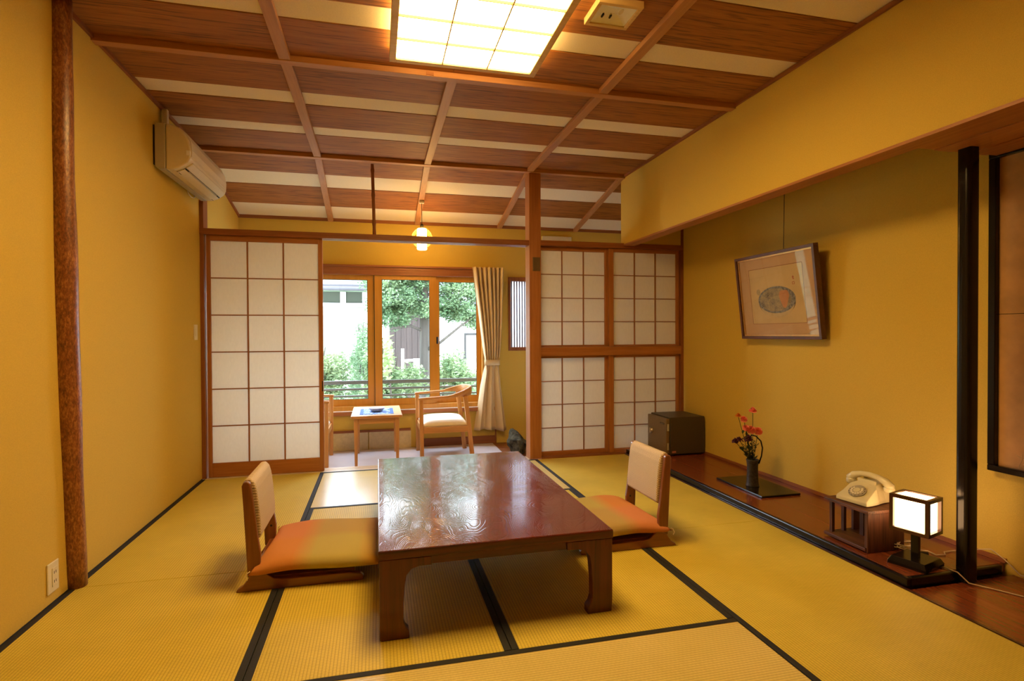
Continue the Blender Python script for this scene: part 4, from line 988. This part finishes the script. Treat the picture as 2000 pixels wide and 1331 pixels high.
def foliage(name, blobs, n, size, mat, parent, seed=1, fan=False):
    R = np.random.RandomState(seed); V = []; Fc = []
    wts = np.array([b[3]*b[4]*b[5] for b in blobs])**.67; wts = wts/wts.sum(); cnt = (wts*n).astype(int)
    base = 0
    for b, c in zip(blobs, cnt):
        d = R.normal(size=(c, 3)); d /= np.linalg.norm(d, axis=1)[:, None]; r = R.uniform(.35, 1, size=(c, 1))**.6
        P = np.array(b[:3])+d*r*np.array(b[3:6])*(1+.25*np.sin(7*d[:, :1]+5*d[:, 1:2]+b[0]*9))
        A = R.normal(size=(c, 3)); A[:, 2] *= .5; A /= np.linalg.norm(A, axis=1)[:, None]
        B = np.cross(A, R.normal(size=(c, 3))); B /= np.linalg.norm(B, axis=1)[:, None]; s = size*R.uniform(.6, 1.3, size=(c, 1))
        w = .38 if not fan else .55
        Q = np.stack([P-A*s, P+B*s*w, P+A*s, P-B*s*w], 1).reshape(-1, 3); V.append(Q); Fc.append(np.arange(c*4).reshape(-1, 4)+base); base += c*4
    V = np.concatenate(V); Fc = np.concatenate(Fc); me = bpy.data.meshes.new(name); me.from_pydata(V.tolist(), [], Fc.tolist()); me.materials.append(MT[mat])
    o = bpy.data.objects.new(name, me); COL.objects.link(o); o.parent = parent; o['kind'] = 'stuff'; return o
# conifer: trunk, boughs, sprays
tr = thing('conifer_tree', 'tall conifer with hanging green sprays filling the middle and right panes', 'tree', (.83, 10, -3))
link('trunk', tube(bmesh.new(), [(.05, 0, 0), (.02, 0, 2), (0, 0, 3.6), (0, 0, 4.6), (-.03, 0, 5.6), (-.03, 0, 7)], [.14, .11, .095, .085, .075, .05], 12), 'bark', tr, smooth=True)
for pp, r in (([(0, 0, 3.9), (.25, -.2, 4.05), (.6, -.4, 4.35), (.95, -.5, 4.6)], .035), ([(0, 0, 4.25), (-.25, -.1, 4.35), (-.6, -.2, 4.3)], .03), ([(0, 0, 4.9), (.4, -.2, 5.0), (.9, -.3, 4.95)], .03),
              ([(0, 0, 5.0), (-.4, 0, 5.15), (-.8, -.1, 5.1)], .028), ([(0, 0, 5.3), (.5, -.1, 5.25), (.9, 0, 5.3)], .025)):
    link('branch', tube(bmesh.new(), pp, [r, r*.8, r*.6, r*.35][:len(pp)], 8), 'bark', tr, smooth=True)
blobs = [(.95, -.3, 4.42, .28, .3, .14), (.55, -.2, 4.55, .3, .3, .14), (1.3, -.2, 4.95, .3, .3, .2), (-.75, 0, 4.75, .3, .3, .2), (-.55, 0, 4.5, .35, .35, .2), (-.2, .1, 5.1, .4, .4, .2), (.1, -.2, 4.62, .3, .3, .14), (.5, -.1, 5.3, .5, .4, .2), (1.2, -.2, 4.7, .3, .3, .16), (-.45, -.1, 4.85, .40, .4, .20), (-.75, -.1, 5.15, .38, .4, .22), (-.35, 0, 5.3, .45, .45, .2), (.35, -.2, 4.75, .35, .35, .16), (.75, -.35, 4.62, .32, .35, .16), (.6, -.2, 5.0, .45, .4, .18),
         (1.05, -.3, 4.9, .33, .35, .17), (.2, .1, 5.45, .5, .4, .2), (.85, 0, 5.35, .5, .4, .2), (-1.2, -.1, 5.45, .35, .35, .14), (-.15, .2, 4.72, .25, .3, .14), (-.6, .1, 4.65, .28, .3, .12), (.0, 0, 5.9, .9, .6, .3), (-.2, 0, 6.4, .7, .5, .35)]
foliage('foliage', blobs, 52000, .027, 'leaf1', tr, 3, True)
def shrub(label, x, y, ztop, rx, n, mat, seed, size=.04, grp='shrubs beyond the railing', low=.9):
    r = thing('garden_shrub', label, 'shrub', (x, y, -3), 0, grp)
    h = ztop+3; R2 = random.Random(seed)
    for k in range(4): link('stem', tube(bmesh.new(), [(R2.uniform(-.1, .1), 0, 0), (R2.uniform(-.2, .2), R2.uniform(-.1, .1), h*.6), (R2.uniform(-.5, .5)*rx, R2.uniform(-.2, .2), h*.95)], [.03, .02, .008], 6), 'bark', r)
    bl = [(R2.uniform(-.6, .6)*rx, R2.uniform(-.3, .3), h-.22-R2.uniform(0, low), rx*.5, .35, .24) for _ in range(9)]
    foliage('foliage', bl, n, size, mat, r, seed); return r
shrub('pale leafy shrub low outside the left pane', -.98, 9.0, 1.22, .60, 13000, 'leaf2', 11, .034)
shrub('rounded green shrub below the conifer trunk', .22, 9.0, 1.08, .52, 12000, 'leaf2', 12, .034)
shrub('green shrub low outside the right pane', 1.22, 9.0, 1.10, .42, 8000, 'leaf2', 13, .034)
shrub('dark green bush beside the pane edge against the pale wall', -.265, 9.95, 1.62, .25, 4000, 'leaf1', 14, .03, low=1.2)
shrub('bright young-leaved bush tip in the middle pane', .10, 8.25, 1.22, .11, 260, 'leaf3', 15, .06, low=.45)
shrub('low green bush seen between the railing bars', .3, 7.62, .52, 1.3, 12000, 'leaf2', 16, .03)
